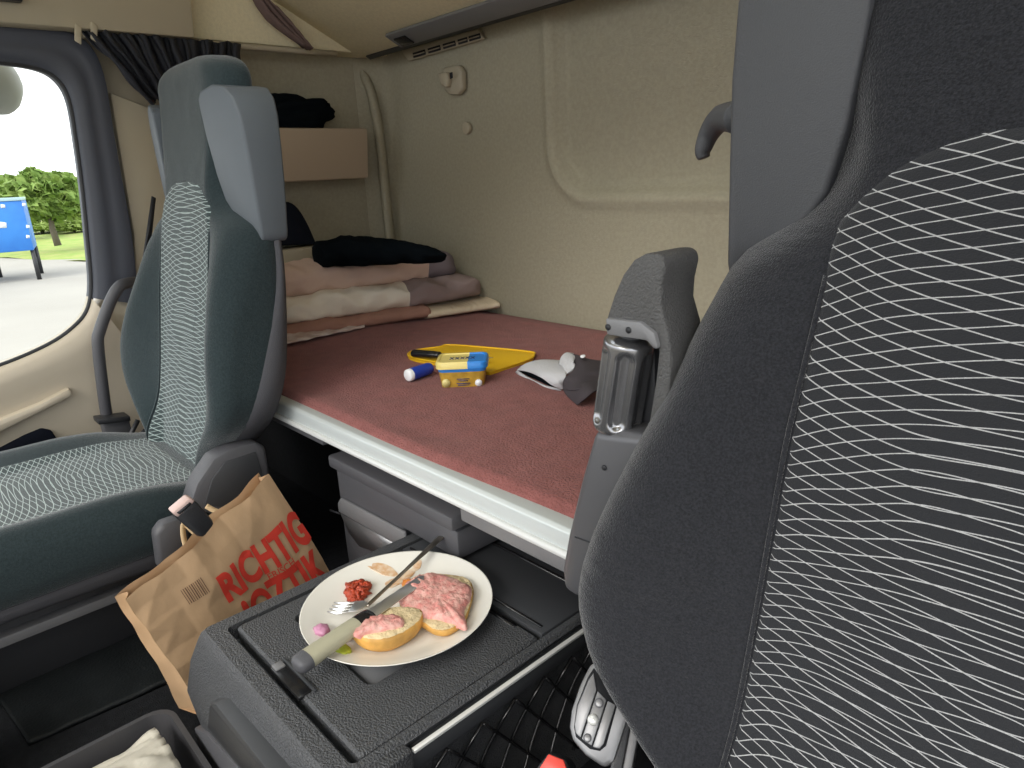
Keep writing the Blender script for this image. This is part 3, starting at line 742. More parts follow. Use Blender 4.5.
def seat(name, cx, label, group, fab, pat, patc, vin, base_z, flip, wear, cushion_full=True):
    """flip=+1: the aisle side is -x (passenger seat); flip=-1: the aisle side is +x"""
    o = Vector((cx, -0.30, base_z))
    st = thing(name, o, label, 'seat', group)
    C = lambda x, y, z: Vector((cx + x, y, z))
    # backrest: padded cloth body
    rows = []
    zs = [-0.60 + 0.78 * i / 56 for i in range(57)] + [0.18 + 0.055 * math.sin(math.pi / 2 * i / 9) for i in range(1, 10)]
    for z in zs:
        zz_ = min(z, 0.18); q = max(0.0, (z - 0.18) / 0.0555); sc = math.sqrt(max(0.0, 1 - q * q)) * 0.55 + 0.45 if q > 0 else 1.0
        if q > 0: sc = max(0.12, (1 - q ** 2.6) ** (1 / 2.6))
        hw = interp(T_hw, zz_); yr = interp(T_yr, zz_); ym = (interp(T_yc, zz_) + yr) / 2 - 0.006 * q
        row = []
        for i in range(45):
            t = -1 + 2 * i / 44; x = hw * math.sin(t * math.pi / 2)
            y = yfront(x, zz_) + 0.0012 * noise.noise(Vector((x * 30, z * 40, wear)))
            row.append(C(x * sc, ym + (y - ym) * sc, z))
        back = [(1.0, 0.048), (0.998, 0.028), (0.985, 0.012), (0.94, 0.003), (0.70, 0.0), (0.35, -0.002), (0.0, -0.003)]
        ye = yfront(hw, zz_) - yr; back = [(a_, min(b_, ye * 0.75 - 0.004 * n_) if n_ < 3 else min(b_, ye * 0.3)) for n_, (a_, b_) in enumerate(back)]
        for kx, ky in back + [(-a_, b_) for a_, b_ in back[-2::-1]]:
            row.append(C(hw * kx * sc, ym + (yr + ky - ym) * sc, z))
        rows.append(row)
    loft('backrest', rows, fab, st)
    # patterned centre panel
    zb = -0.545
    def pan_(u, v):
        x = (-1 + 2 * u); zt = 0.012 - 0.056 * abs(x) ** 3.5
        z = zb + (zt - zb) * v
        wx = interp([(-0.6, 0.150), (-0.45, 0.146), (-0.2, 0.140), (-0.06, 0.134), (0.0, 0.130)], z)
        xx = x * wx
        e = min(1.0, min(1 - abs(x), (1 - v) * 3, v * 6 + 0.3) / 0.04)
        return C(xx, yfront(xx, z) + 0.0045 * math.sqrt(max(0, e)) - 0.001, z)
    surf('centre_panel', pan_, 61, 70, pat, st)
    # stitched seam lines beside the panel
    for sgn in (-1, 1):
        path = []
        for i in range(30):
            z = -0.54 + (0.46) * i / 29; wx = interp([(-0.6, 0.150), (-0.45, 0.146), (-0.2, 0.140), (-0.06, 0.130), (0.0, 0.125)], z) + 0.002
            path.append(C(sgn * wx, yfront(sgn * wx, z) + 0.0006, z))
        tube('seam', path, 0.0022, fab, st, seg=6)
    # vinyl head wings: flat-fronted blocks with a rounded top corner and a swept lower edge
    for sgn in (-1, 1):
        out2 = [(0.128, 0.150), (0.140, 0.163), (0.175, 0.170), (0.205, 0.164), (0.226, 0.145), (0.238, 0.115), (0.242, 0.06), (0.242, 0.0), (0.241, -0.085), (0.238, -0.098), (0.230, -0.104), (0.205, -0.086), (0.175, -0.058), (0.152, -0.026), (0.140, 0.02), (0.131, 0.09)]
        yF = lambda x, z: -0.512 + 0.03 * (z - 0.05) - 0.22 * (x - 0.128)
        yB = lambda x, z: interp(T_yr, z) - 0.012
        nP = len(out2)
        V_ = [C(sgn * x, yF(x, z), z) for x, z in out2] + [C(sgn * (x + 0.006 * sstep(0.15, 0.24, x)), yB(x, z), z) for x, z in out2]
        F_ = [tuple(range(nP))[::-1], tuple(range(nP, 2 * nP))] + [(q, (q + 1) % nP, nP + (q + 1) % nP, nP + q) for q in range(nP)]
        build('head_wing', V_, F_, vin, st, bevel=0.009, seg=3, label='smooth vinyl head wing', auto=1.0)
    # rear shell in plain grey cloth, swept up along the side
    for sgn in (-1, 1):
        rows = []
        for i in range(26):
            z = -0.56 + 0.46 * i / 25
            hw = interp(T_hw, z); yr = interp(T_yr, z); yf = yfront(hw * 0.98, z)
            k = 0.60 - 0.60 * sstep(-0.46, -0.10, z) ** 0.8          # share of the side that the shell covers
            ys = yr + 0.01 + (yf - yr - 0.02) * k
            hs = hw + 0.0035
            rows.append([C(sgn * (hs - 0.005), ys + 0.003, z), C(sgn * hs, ys - 0.002, z), C(sgn * (hs + 0.001), (ys + yr) / 2, z), C(sgn * (hs - 0.006), yr - 0.002, z), C(sgn * (hs - 0.05), yr - 0.008, z), C(0, yr - 0.009, z)])
        loft('back_shell', rows, shell_m, st, closed_u=False, cap=False, label='plain grey cloth back shell', auto=1.2)
    # ---- cushion
    yb, yf_ = -0.42, 0.17
    ztop = lambda x, y: (-0.528 + 0.030 * sstep(0.125, 0.215, abs(x)) * (0.25 + 0.75 * sstep(-0.42, -0.20, y)) + 0.012 * sstep(-0.15, 0.17, y) - 0.02 * sstep(0.10, 0.17, y) - 0.012 * sstep(-0.28, -0.40, y))
    rows = []
    HW = 0.245
    for j in range(34):
        y = yb + (yf_ - yb) * j / 33
        e = sstep(0, 0.06, (yf_ - y) + 0.0) ; hw = HW * (0.93 + 0.07 * sstep(-0.42, -0.28, y)) * (0.94 + 0.06 * e)
        row = []
        for i in range(33):
            t = -1 + 2 * i / 32; x = hw * t
            r = 0.04; q = max(0.0, min(1.0, (abs(x) - (hw - r)) / r))
            z = ztop(x, y) - r * (1 - math.sqrt(max(0, 1 - q * q))) - 0.03 * (1 - e)
            row.append(C(x, y, z))
        for a_, b_ in ((hw + 0.002, -0.585), (hw - 0.002, -0.612), (hw - 0.02, -0.625)):
            row.append(C(a_, y, b_))
        for a_, b_ in ((hw - 0.02, -0.625), (hw - 0.002, -0.612), (hw + 0.002, -0.585)):
            row.append(C(-a_, y, b_))
        rows.append(row)
    loft('cushion', rows, fab, st)
    def cp(u, v):
        x = (-1 + 2 * u) * 0.165; y = -0.385 + (0.15 + 0.385) * v
        e = min(1.0, min(1 - abs(-1 + 2 * u), (1 - v) * 3, v * 3) / 0.03)
        return C(x, y, ztop(x, y) + 0.004 * math.sqrt(max(e, 0)) - 0.001)
    surf('cushion_panel', cp, 41, 60, patc, st)
    # lower skirt of the cushion pan
    prism('cushion_pan', [C(-HW + 0.012, yb, -0.655), C(-HW + 0.012, yf_ - 0.01, -0.640), C(-HW + 0.004, yf_ - 0.005, -0.615), C(-HW + 0.004, yb, -0.615)], (2 * HW - 0.02, 0, 0), shell_m, st, bevel=0.01)
    # pedestal and floor rails
    box('pedestal', C(-0.175, -0.36, base_z), C(0.175, 0.10, -0.645), blk, st, bevel=0.012)
    for sgn in (-1, 1):
        box('floor_rail', C(sgn * 0.185 - 0.012, -0.44, -0.702), C(sgn * 0.185 + 0.012, 0.20, -0.684), greyl, st, bevel=0.003)
    return st, C

ps, PC = seat('passenger_seat', 1.48, 'patterned passenger seat by the window, teal daylight tint put into its cloth', 'cab seats', fab_p, pat_p, pat_c, vinyl_p, ZF, 1, 3)
ds, DC = seat('driver_seat', 0.07, 'large dark patterned driver seat close to the camera at right', 'cab seats', fab_d, pat_d, pat_d, vinyl_d, ZL, -1, 8)

# passenger seat: recliner cover on the aisle side, buckle, belt anchor
rc = [(189, 508), (197, 484), (214, 459), (232, 448), (256, 442), (266, 447), (270, 468), (271, 500), (250, 512), (215, 516)]
cov = prism('recliner_cover', [PX(a_, b_, 1.205) for a_, b_ in rc], (0.05, 0, 0), greyp, ps, bevel=0.008, label='dark plastic recliner cover')
prism('cover_face', [PX(a_, b_, 1.203) for a_, b_ in ((205, 505), (212, 480), (225, 462), (256, 452), (262, 470), (264, 497), (235, 510))], (0.01, 0, 0), console_sm, cov, bevel=0.002)
# buckle stalk and buckle
prism('buckle_stalk', [PX(a_, b_, 1.17) for a_, b_ in ((155, 534), (163, 524), (180, 518), (190, 522), (190, 560), (160, 572))], (0.03, 0, 0), greyp, ps, bevel=0.008)
bk = prism('belt_buckle', [PX(a_, b_, 0.985) for a_, b_ in ((175, 517), (194, 500), (199, 504), (216, 524), (204, 539), (198, 537))], (0.025, 0, 0), blk, ps, bevel=0.006, label='black belt buckle with pale slot')
prism('buckle_slot', [PX(a_, b_, 0.982) for a_, b_ in ((172, 513), (190, 498), (196, 501), (178, 518))], (0.022, 0, 0), mat('pale_pink', (0.55, 0.40, 0.36), 0.4), bk, bevel=0.003)
prism('slot_hole', [PX(a_, b_, 0.9805) for a_, b_ in ((177, 513), (190, 502.5), (192, 504), (180, 514.5))], (0.003, 0, 0), rubber, bk, bevel=0)
# belt anchor fittings on the door side
XA = 1.86
an = box('belt_anchor', PX(140, 462, XA) + Vector((0.01, 0, 0)), PX(104, 424, XA) + Vector((0.05, 0, 0.0)), greyp, ps, bevel=0.004)
prism('anchor_cap', [PX(98, 420, XA), PX(130, 416, XA), PX(131, 421, XA), PX(99, 425, XA)], (0.05, 0, 0), blk, an, bevel=0.002)
disc('anchor_bolt', PX(115, 445, XA), (-1, 0, 0), 0.014, 0.012, greyl, an)
tube('anchor_lever', [PX(123, 456, XA - 0.02), PX(130, 436, XA - 0.03), PX(138, 420, XA - 0.03)], 0.006, blk, an)
tube('anchor_lever', [PX(131, 452, XA - 0.02), PX(138, 437, XA - 0.03), PX(147, 428, XA - 0.04)], 0.005, blk, an)
# belt webbing behind the seat shoulder
prism('belt_webbing', [PX(152, 196, 1.84), PX(156, 198, 1.84), PX(149, 262, 1.86), PX(136, 300, 1.88), PX(131, 300, 1.88), PX(143, 258, 1.86)], (0.004, 0, 0), rubber, ps, bevel=0)

# grab handle beside the door
gh_pts = [PX(136, 282, 1.93), PX(127, 283, 1.90), PX(119, 287, 1.885), PX(111, 300, 1.885), PX(100, 330, 1.89), PX(98, 345, 1.89), PX(103, 390, 1.90), PX(108, 424, 1.92), PX(111, 440, 1.97)]
tube('grab_handle', cr(gh_pts, 5), 0.0135, greyp, seg=12, label='dark curved grab handle between door and passenger seat', cat='handle')

# driver seat extras -------------------------------------------------
YA = -0.455
def AR(px, py, y=YA): return PY(px, py, y)
arm = prism('armrest', [AR(*p) for p in cr([Vector((a_, b_, 0)) for a_, b_ in ()], 1)] if False else [AR(593, 430), AR(652, 437), AR(640, 470), AR(622, 510), AR(607, 560), AR(590, 598), AR(575, 599), AR(562, 590), AR(560, 570), AR(566, 535), AR(579, 480)], (0, -0.050, 0), mat('armrest_grey', (0.105, 0.105, 0.112), 0.38, metal=0.3), ds, bevel=0.014, seg=3, label='dark grey fold-up armrest')
up_poly = [(605, 332), (606, 318), (613, 296), (622, 275), (633, 260), (644, 254), (656, 253), (663, 257), (665, 266), (661, 285), (660, 305), (667, 330), (671, 360), (668, 400), (660, 440), (650, 443), (646, 436), (655, 380), (658, 350), (652, 338), (640, 333)]
prism('armrest_pad', [AR(*p) for p in up_poly], (0, -0.050, 0), mat('armrest_pad_grey', (0.075, 0.074, 0.073), 0.55, bump=(500, 0.5)), arm, bevel=0.009, seg=3)
prism('armrest_back', [AR(a_, b_, YA - 0.035) for a_, b_ in ((608, 330), (655, 335), (655, 440), (596, 432))], (0, -0.015, 0), blk, arm, bevel=0.004)
# bracket with screws under the pad
prism('roller_bracket', [AR(605, 318, YA + 0.004), AR(640, 322, YA + 0.004), AR(654, 333, YA + 0.004), AR(658, 348, YA + 0.004), AR(654, 350, YA + 0.004), AR(646, 341, YA + 0.004), AR(606, 335, YA + 0.004)], (0, -0.02, 0), greyl, arm, bevel=0.003)
for px, py in ((608.5, 327), (629, 330)):
    disc('screw', AR(px, py, YA + 0.0035), (0, 1, 0), 0.0028, 0.0012, rubber, arm, n=12, bevel=0)
for px, py in ((604.5, 467.5),):
    disc('screw', AR(px, py, YA + 0.0002), (0, 1, 0), 0.0026, 0.0012, rubber, arm, n=12, bevel=0)
tube('end_seam', [AR(575, 537, YA + 0.0005), AR(592, 543, YA + 0.0005), AR(612, 551, YA + 0.0005)], 0.0009, rubber, arm, seg=5)
# fluted height roller
ra_, rb_ = AR(630, 336, YA - 0.022), AR(616, 430, YA - 0.022)
axis = (rb_ - ra_); AL = axis.length; axn = axis.normalized(); u1 = Vector((0, 1, 0)); u1 = (u1 - axn * u1.dot(axn)).normalized(); u2 = axn.cross(u1)
rows = []
RR = 0.0225
for j in range(61):
    s = j / 60; row = []
    for i in range(96):
        th = 2 * math.pi * i / 96
        r = RR
        e = min(s, 1 - s) * AL
        r -= 0.006 * (1 - min(1, e / 0.006)) ** 2
        ph = (th / (2 * math.pi) * 6 + 0.05) % 1.0
        lat = abs(ph - 0.5) * (2 * math.pi * RR / 6); lon = max(0.0, abs(s - 0.5) * AL - (AL / 2 - 0.0175))
        d = math.hypot(lat, lon)
        r -= 0.0050 * (1 - sstep(0.0050, 0.0088, d))
        row.append(ra_ + axis * s + (u1 * math.cos(th) + u2 * math.sin(th)) * r)
    rows.append(row)
loft('height_roller', rows, gunmetal, arm, label='silver fluted height roller')
tube('roller_axle', [ra_ - axn * 0.012, rb_ + axn * 0.008], 0.010, silver, arm, seg=16)

# hook on the back of the driver seat
hp = cr([PY(740, 118, -0.615), PY(722, 118, -0.64), PY(710, 132, -0.65), PY(703, 150, -0.65), PY(704, 158, -0.65)], 6)
tube('coat_hook', hp, [0.015 - 0.009 * i / (len(hp) - 1) for i in range(len(hp))], vinyl_d, ds, seg=12, flat=1.0, label='dark curved hook on the seat back')

# switch panel at the aisle-side foot of the driver seat
def SP(px, py, h=0.0):
    # tilted panel plane facing up to the camera
    n_ = Vector((-0.35, 0.62, 0.70)).normalized(); p0 = PY(600, 715, -0.42); d_ = ray(px, py)
    k = (p0 + n_ * h).dot(n_) / d_.dot(n_); return d_ * k
n_ = Vector((-0.35, 0.62, 0.70)).normalized()
sw = prism('switch_panel', [SP(*p) for p in ((590, 664), (600, 660), (640, 694), (630, 712), (614, 762), (604, 768), (585, 755), (572, 740), (569, 727), (571, 710), (580, 684))], -n_ * 0.03, silver, ds, bevel=0.004, label='grey switch panel with round buttons')
prism('panel_gap', [SP(a_, b_, 0.0004) for a_, b_ in ((588, 677), (594, 668), (618, 702), (606, 746), (600, 751), (590, 749), (576, 737), (574, 727), (577, 705))], n_ * 0.0006, rubber, sw, bevel=0)
for poly in ([(589, 680), (594, 673), (597, 690), (581, 738), (576, 733), (575, 725), (578, 706)], [(598, 691), (607, 700), (592, 746), (582, 739)], [(608, 701), (616, 705), (604, 744), (600, 749), (593, 747)]):
    prism('rocker_switch', [SP(a_, b_, 0.0005) for a_, b_ in poly], n_ * 0.003, silver, sw, bevel=0.001)
for px, py, r_ in ((599, 703, 0.0045), (587.5, 738, 0.004)):
    disc('button_ring', SP(px, py, 0.0036), n_, r_, 0.0008, greyp, sw, n=18, bevel=0.0003)
    disc('button', SP(px, py, 0.004), n_, r_ * 0.72, 0.001, silver, sw, n=18, bevel=0.0003)
blob('rocker_knob', SP(593, 720, 0.004), (n_.orthogonal().normalized() * 0.0055, n_.cross(n_.orthogonal().normalized()) * 0.0055, n_ * 0.004), chrome, sw, nz=0)
# dark side brackets under the backrest
prism('seat_bracket', [SP(a_, b_, -0.004) for a_, b_ in ((622, 700), (634, 706), (622, 768), (612, 790), (606, 790))], -n_ * 0.02, blk, ds, bevel=0.002)
prism('seat_bracket', [SP(a_, b_, -0.008) for a_, b_ in ((634, 706), (642, 714), (628, 790), (618, 790))], -n_ * 0.02, greyl, ds, bevel=0.002)
# red-topped buckle next to the switch panel
bu = prism('belt_buckle', [SP(a_, b_, -0.03) for a_, b_ in ((536, 768), (548, 752), (566, 759), (572, 772), (560, 800), (530, 800))], -n_ * 0.04, blk, ds, bevel=0.004)
prism('release_button', [SP(a_, b_, -0.028) for a_, b_ in ((540, 768), (549, 754), (564, 760), (568, 771), (558, 785))], n_ * 0.003, bar_red, bu, bevel=0.001, label='red release button')

# ================================================================== STORAGE BOX UNDER THE BED
zb_t = -0.474; ZC_ = -0.55
sx0, sx1 = 0.718, 1.075
sbx = thing('storage_box', (0.94, -0.64, ZF), 'dark grey storage drawer under the bunk behind the console', 'drawer')
box('drawer_lid', (sx0, -0.735, zb_t - 0.018), (sx1, -0.527, zb_t + 0.006), greyp, sbx, bevel=0.006)
prism('drawer_body', [Vector((x_, -0.735, z_)) for x_, z_ in ((sx0 + 0.004, zb_t - 0.022), (sx0 + 0.004, ZC_ + 0.006), (0.865, ZC_ + 0.006), (0.865, ZF), (sx1 - 0.004, ZF), (sx1 - 0.004, zb_t - 0.022))], (0, 0.197, 0), greyp, sbx, bevel=0.006)
YS = -0.5375
hdl = prism('handle', [PY(a_, b_, YS) for a_, b_ in ((343, 497), (407, 531), (409, 544), (404, 546), (341, 511), (340, 502))], (0, 0.006, 0), greyl, sbx, bevel=0.003, label='lighter grey drawer pull')
prism('handle_recess', [PY(a_, b_, YS) for a_, b_ in ((341, 513), (404, 548), (402, 556), (386, 556), (360, 546), (349, 532))], (0, 0.0015, 0), silver, sbx, bevel=0.0)
prism('drawer_gap', [PY(a_, b_, YS) for a_, b_ in ((330, 509), (340, 513), (340, 514.5), (330, 511))], (0, 0.001, 0), rubber, sbx, bevel=0)

# ================================================================== CONSOLE
ZC = -0.55
cx0, cx1, cy0, cy1 = 0.492, 0.858, -0.655, -0.208
con = thing('centre_console', ((cx0 + cx1) / 2, (cy0 + cy1) / 2, ZF), 'black grained centre console carrying the plate of food', 'console')
# outer body: rounded block with an open well for the lid
def rr(x0, x1, y0, y1, r, z, n=5):
    out_ = []
    for (cx_, cy_, a0) in ((x1 - r, y1 - r, 0), (x0 + r, y1 - r, 90), (x0 + r, y0 + r, 180), (x1 - r, y0 + r, 270)):
        for i in range(n + 1):
            a_ = math.radians(a0 + 90 * i / n); out_.append(Vector((cx_ + r * math.cos(a_), cy_ + r * math.sin(a_), z)))
    return out_
rows = [rr(cx0 + 0.025, cx1 + 0.004, cy0, cy1 + 0.000, 0.02, ZF), rr(cx0 + 0.022, cx1 + 0.022, cy0, cy1 + 0.020, 0.02, ZC - 0.14), rr(cx0 + 0.020, cx1 + 0.026, cy0, cy1 + 0.025, 0.018, ZC - 0.09), rr(cx0 + 0.020, cx1 + 0.016, cy0, cy1 + 0.015, 0.014, ZC - 0.045),
        rr(cx0 + 0.018, cx1 + 0.003, cy0, cy1 + 0.003, 0.010, ZC - 0.013), rr(cx0 + 0.014, cx1 - 0.001, cy0, cy1 - 0.001, 0.008, ZC - 0.005), rr(cx0 + 0.018, cx1 - 0.006, cy0 + 0.004, cy1 - 0.006, 0.007, ZC),
        rr(cx0 + 0.026, cx1 - 0.027, cy0 + 0.010, cy1 - 0.027, 0.008, ZC), rr(cx0 + 0.027, cx1 - 0.028, cy0 + 0.010, cy1 - 0.028, 0.008, ZC - 0.022)]
loft('body', rows, console_m, con, auto=0.6)
lx0, lx1, ly1, ly0 = cx0 + 0.029, cx1 - 0.034, cy1 - 0.038, -0.500
def lidrows(x0, x1, y0, y1, zt, rec, rz):
    a_, b_, c_, d_ = rec
    return [rr(x0, x1, y0, y1, 0.005, zt - 0.030), rr(x0, x1, y0, y1, 0.005, zt - 0.003), rr(x0 + 0.003, x1 - 0.003, y0 + 0.003, y1 - 0.003, 0.004, zt),
            rr(a_, b_, c_, d_, 0.012, zt), rr(a_ + 0.004, b_ - 0.004, c_ + 0.004, d_ - 0.004, 0.009, zt - rz), rr(a_ + 0.05, b_ - 0.05, c_ + 0.05, d_ - 0.05, 0.009, zt - rz)]
zlid = ZC + 0.001
lid = loft('lid', lidrows(lx0, lx1, ly0, ly1, zlid, (0.598, 0.788, ly0 + 0.012, -0.306), 0.007), console_m, con, auto=0.5)
# smooth dished mat inside the lid
box('lid_mat', (0.604, ly0 + 0.018, zlid - 0.0075), (0.782, -0.312, zlid - 0.0062), console_sm, lid, bevel=0.0)
# latch slot in the front of the lid
lc = Vector(((PZ(292, 680, ZC)).x, ly1, ZC))
la = box('latch', (lc.x - 0.036, ly1 - 0.012, zlid - 0.004), (lc.x + 0.036, ly1 + 0.005, zlid + 0.0015), gloss_blk, lid, bevel=0.002)
box('latch_rim', (lc.x - 0.040, ly1 - 0.016, zlid), (lc.x + 0.040, ly1 - 0.012, zlid + 0.003), console_sm, lid, bevel=0.001)
box('latch_tab', (lc.x + 0.024, ly1 - 0.010, zlid), (lc.x + 0.037, ly1 + 0.003, zlid + 0.004), greyl, la, bevel=0.002)
# rear half cover with its ribs
rc_ = box('rear_cover', (lx0, cy0 + 0.014, ZC - 0.03), (lx1, ly0 - 0.006, ZC + 0.001), console_sm, con, bevel=0.003)
tube('rib', [Vector((lx0 + 0.01, ly0 - 0.016, ZC + 0.001)), Vector((lx1 - 0.01, ly0 - 0.016, ZC + 0.001))], 0.0022, gloss_blk, rc_, seg=8)
tube('rib', [Vector((lx0 + 0.0, -0.612, ZC + 0.001)), Vector((lx1 - 0.01, -0.612, ZC + 0.001))], 0.0025, gloss_blk, rc_, seg=8)
box('hinge_block', (lx1 - 0.03, -0.615, ZC), (lx1 + 0.002, -0.585, ZC + 0.006), console_m, rc_, bevel=0.002)
box('slot', (lx0 + 0.035, -0.497, zlid - 0.001), (lx0 + 0.115, -0.491, zlid + 0.0008), gloss_blk, lid, bevel=0)
# chrome strip, dark side cavity and cargo net on the driver's side
box('chrome_strip', (cx0 + 0.002, cy0 + 0.01, ZC - 0.011), (cx0 + 0.008, cy1 - 0.085, ZC - 0.007), chrome, con, bevel=0.001)
box('side_rail', (cx0 + 0.004, cy0 + 0.01, ZC - 0.034), (cx0 + 0.022, cy1 - 0.08, ZC - 0.013), console_sm, con, bevel=0.003)
box('side_block', (cx0 + 0.0, cy1 - 0.084, ZF), (cx0 + 0.03, cy1 - 0.004, ZC - 0.003), console_m, con, bevel=0.006)
parts = []
zt_, zb_ = ZC - 0.036, ZF + 0.07
for k in range(-5, 13):
    y_ = cy0 + 0.02 + k * 0.050
    for s in (1, -1):
        p0 = Vector((cx0 + 0.002, y_, zt_)); L_ = (zt_ - zb_)
        pts = []
        for i in range(7):
            t = i / 6; yy = y_ + s * 0.72 * L_ * t
            if cy0 + 0.015 <= yy <= cy1 - 0.085: pts.append(Vector((cx0 + 0.004 + 0.012 * math.sin(math.pi * t) + 0.001 * s, yy, zt_ - L_ * t)))
        if len(pts) > 1: parts.append(tubev(pts, 0.0021, 6))
v, f = join(parts)
build('cargo_net', v, f, gloss_blk, con, label='black diamond cargo net')
# pull recess on the front face of the console
fy = lambda z: cy1 - 0.001 - 0.011 * sstep(ZC - 0.06, ZC - 0.13, z)
YP = cy1 + 0.0255
pl = prism('front_pull', [PY(a_, b_, YP) for a_, b_ in ((209, 706), (214, 708), (262, 768), (300, 815), (292, 822), (250, 780), (207, 728))], (0, -0.03, 0), blk, con, bevel=0.002)
prism('pull_rim', [PY(a_, b_, YP) for a_, b_ in ((210, 703), (216, 705), (266, 768), (300, 811), (299, 814), (262, 769), (213, 708))], (0, -0.03, 0), console_sm, con, bevel=0.001)
prism('front_panel', [PY(a_, b_, YP) for a_, b_ in ((194, 728), (206, 734), (250, 783), (292, 826), (300, 840), (240, 860), (208, 790))], (0, -0.03, 0), greyp, con, bevel=0.002)

# ================================================================== PLATE AND FOOD
pc = PZ(398, 603.5, -0.532)
pc = Vector((pc.x, pc.y, zlid))
R = 0.124
profp = [(0.0, 0.006), (0.05, 0.006), (0.080, 0.0065), (0.092, 0.0095), (0.105, 0.0145), (0.116, 0.0185), (0.1225, 0.0205), (R, 0.0212), (0.1235, 0.0195), (0.116, 0.0155), (0.100, 0.009), (0.086, 0.003), (0.080, 0.000), (0.074, 0.0), (0.072, 0.0025), (0.0, 0.003)]
v, f = lathev(profp, pc, 72)
build('plate', v, f, china, label='white china plate with half-eaten rolls on the console', cat='plate')
zp = pc.z + 0.0065
def onplate(px, py, h=0.0): return PZ(px, py, zp + h)
def smear(name, poly, m, label, cat, th=0.0006):
    P_ = cr([onplate(a_, b_) for a_, b_ in poly], 4, True)
    for p in P_:
        r_ = (Vector((p.x, p.y, 0)) - Vector((pc.x, pc.y, 0))).length
        p.z = pc.z + interp([(0, 0.0062), (0.08, 0.0066), (0.092, 0.0096), (0.105, 0.0146), (0.12, 0.0186), (0.13, 0.021)], r_)
    return prism(name, P_, (0, 0, th), m, bevel=0, label=label, cat=cat, smooth=False)
smear('sauce_smear', [(366, 571), (380, 569), (392, 571), (398, 576), (388, 577), (376, 575)], stain, 'thin orange sauce smear near the far rim of the plate', 'sauce')
smear('sauce_smear', [(385, 583), (398, 577), (412, 571), (415, 574), (402, 583), (390, 588)], stain, 'sauce smear between fork and larger roll', 'sauce')
smear('sauce_smear', [(416, 566), (422, 566), (420, 571), (412, 573)], stain, 'small sauce smear right of the fork handle', 'sauce')
# red relish heap
rl = thing('tomato_relish', onplate(357, 594), 'heap of red tomato relish beside the fork tines', 'relish')
for i, (px, py, r_) in enumerate(((352, 588, 0.010), (360, 585, 0.010), (366, 586, 0.008), (355, 596, 0.011), (361, 593, 0.011), (350, 592, 0.008), (357, 601, 0.008))):
    blob('relish_lump', onplate(px, py, 0.004), (r_, r_, r_ * 0.65), relish, rl, nz=0.7, fs=3.5, seed=i)
# bread rolls -------------------------------------------------------
def roll(name, outline, h, label, tilt, meat_poly, seed, skirt):
    """a torn half roll lying cut side up: crust shell below, crumb, mince spread on top"""
    pts = cr([onplate(a_, b_) for a_, b_ in outline], 5, True)
    c_ = sum(pts, Vector()) / len(pts); t = thing(name, c_, label, 'bread roll', 'half rolls on the plate')
    rows = []
    for s, zz in ((0.62, 0.0), (0.86, 0.004), (0.97, h * 0.4), (1.0, h * 0.72), (0.985, h * 0.95)):
        row = []
        for p in pts:
            q = c_ + (p - c_) * s; q.z = c_.z + zz + tilt(q) * (zz / h); row.append(q)
        rows.append(row)
    loft('crust', rows, crust, t)
    rows = []
    for s, zz in ((0.985, h * 0.95), (0.93, h * 1.0), (0.6, h * 1.02), (0.25, h * 1.0)):
        row = []
        for i, p in enumerate(pts):
            q = c_ + (p - c_) * (s * (1 + 0.02 * noise.noise(Vector((i * 0.6, s, seed))))); q.z = c_.z + zz + tilt(q) + 0.0015 * noise.noise(q * 220); row.append(q)
        rows.append(row)
    v_, f_ = gridf(rows, True); f_.append(tuple(range(3 * len(pts), 4 * len(pts))))
    build('crumb', v_, f_, crumb, t)
    mp = cr([PZ(a_, b_, zp + h) for a_, b_ in meat_poly], 6, True); mc_ = sum(mp, Vector()) / len(mp)
    rows = []
    for s, zz in ((1.02, -0.002), (1.0, 0.003), (0.9, 0.0062), (0.7, 0.0075), (0.45, 0.0085), (0.2, 0.0085)):
        row = []
        for i, p in enumerate(mp):
            q = mc_ + (p - mc_) * s; k = noise.noise(q * 130 + Vector((seed, 0, 0))) + 0.5 * noise.noise(q * 300)
            q.z = c_.z + h + tilt(q) + zz + 0.0034 * k
            q += Vector((k * 0.0016, k * 0.0012, 0)); row.append(q)
        rows.append(row)
    v_, f_ = gridf(rows, True); f_.append(tuple(range(5 * len(mp), 6 * len(mp))))
    build('mince_spread', v_, f_, meat, t)
    return t
roll('half_roll', [(401, 603), (407, 592), (424, 584), (446, 584), (467, 588), (474, 597), (472, 612), (465, 630), (450, 641), (436, 641), (424, 634), (412, 628), (402, 620)], 0.017, 'larger half roll spread with pink mince on the plate', lambda q: 0.0, [(402, 592), (412, 580), (428, 575), (440, 576), (458, 582), (470, 588), (471, 598), (464, 612), (466, 628), (452, 624), (438, 620), (424, 618), (410, 613), (401, 604)], 3, 0)
roll('half_roll', [(351, 640), (360, 632), (378, 626), (398, 624), (414, 624), (424, 628), (421, 638), (408, 648), (390, 656), (372, 657), (358, 652)], 0.026, 'smaller crescent half roll with golden crust nearest the knife handle', lambda q: 0.0, [(354, 634), (362, 626), (378, 619), (396, 618), (404, 621), (402, 627), (388, 631), (370, 634), (358, 637)], 7, 0)
blob('orange_relish', PZ(411, 585, zp + 0.014), (0.014, 0.010, 0.006), orange, nz=0.4, fs=2, seed=3, label='orange relish smear at the edge of the larger roll', cat='relish')
blob('onion_piece', onplate(322, 630, 0.010), (0.012, 0.009, 0.006), onion, nz=0.3, seed=5, label='purple onion slice at the left plate rim', cat='onion')
blob('onion_piece', onplate(346, 634, 0.006), (0.010, 0.012, 0.005), onion, nz=0.3, seed=9, label='purple onion slice between knife handle and small roll', cat='onion')
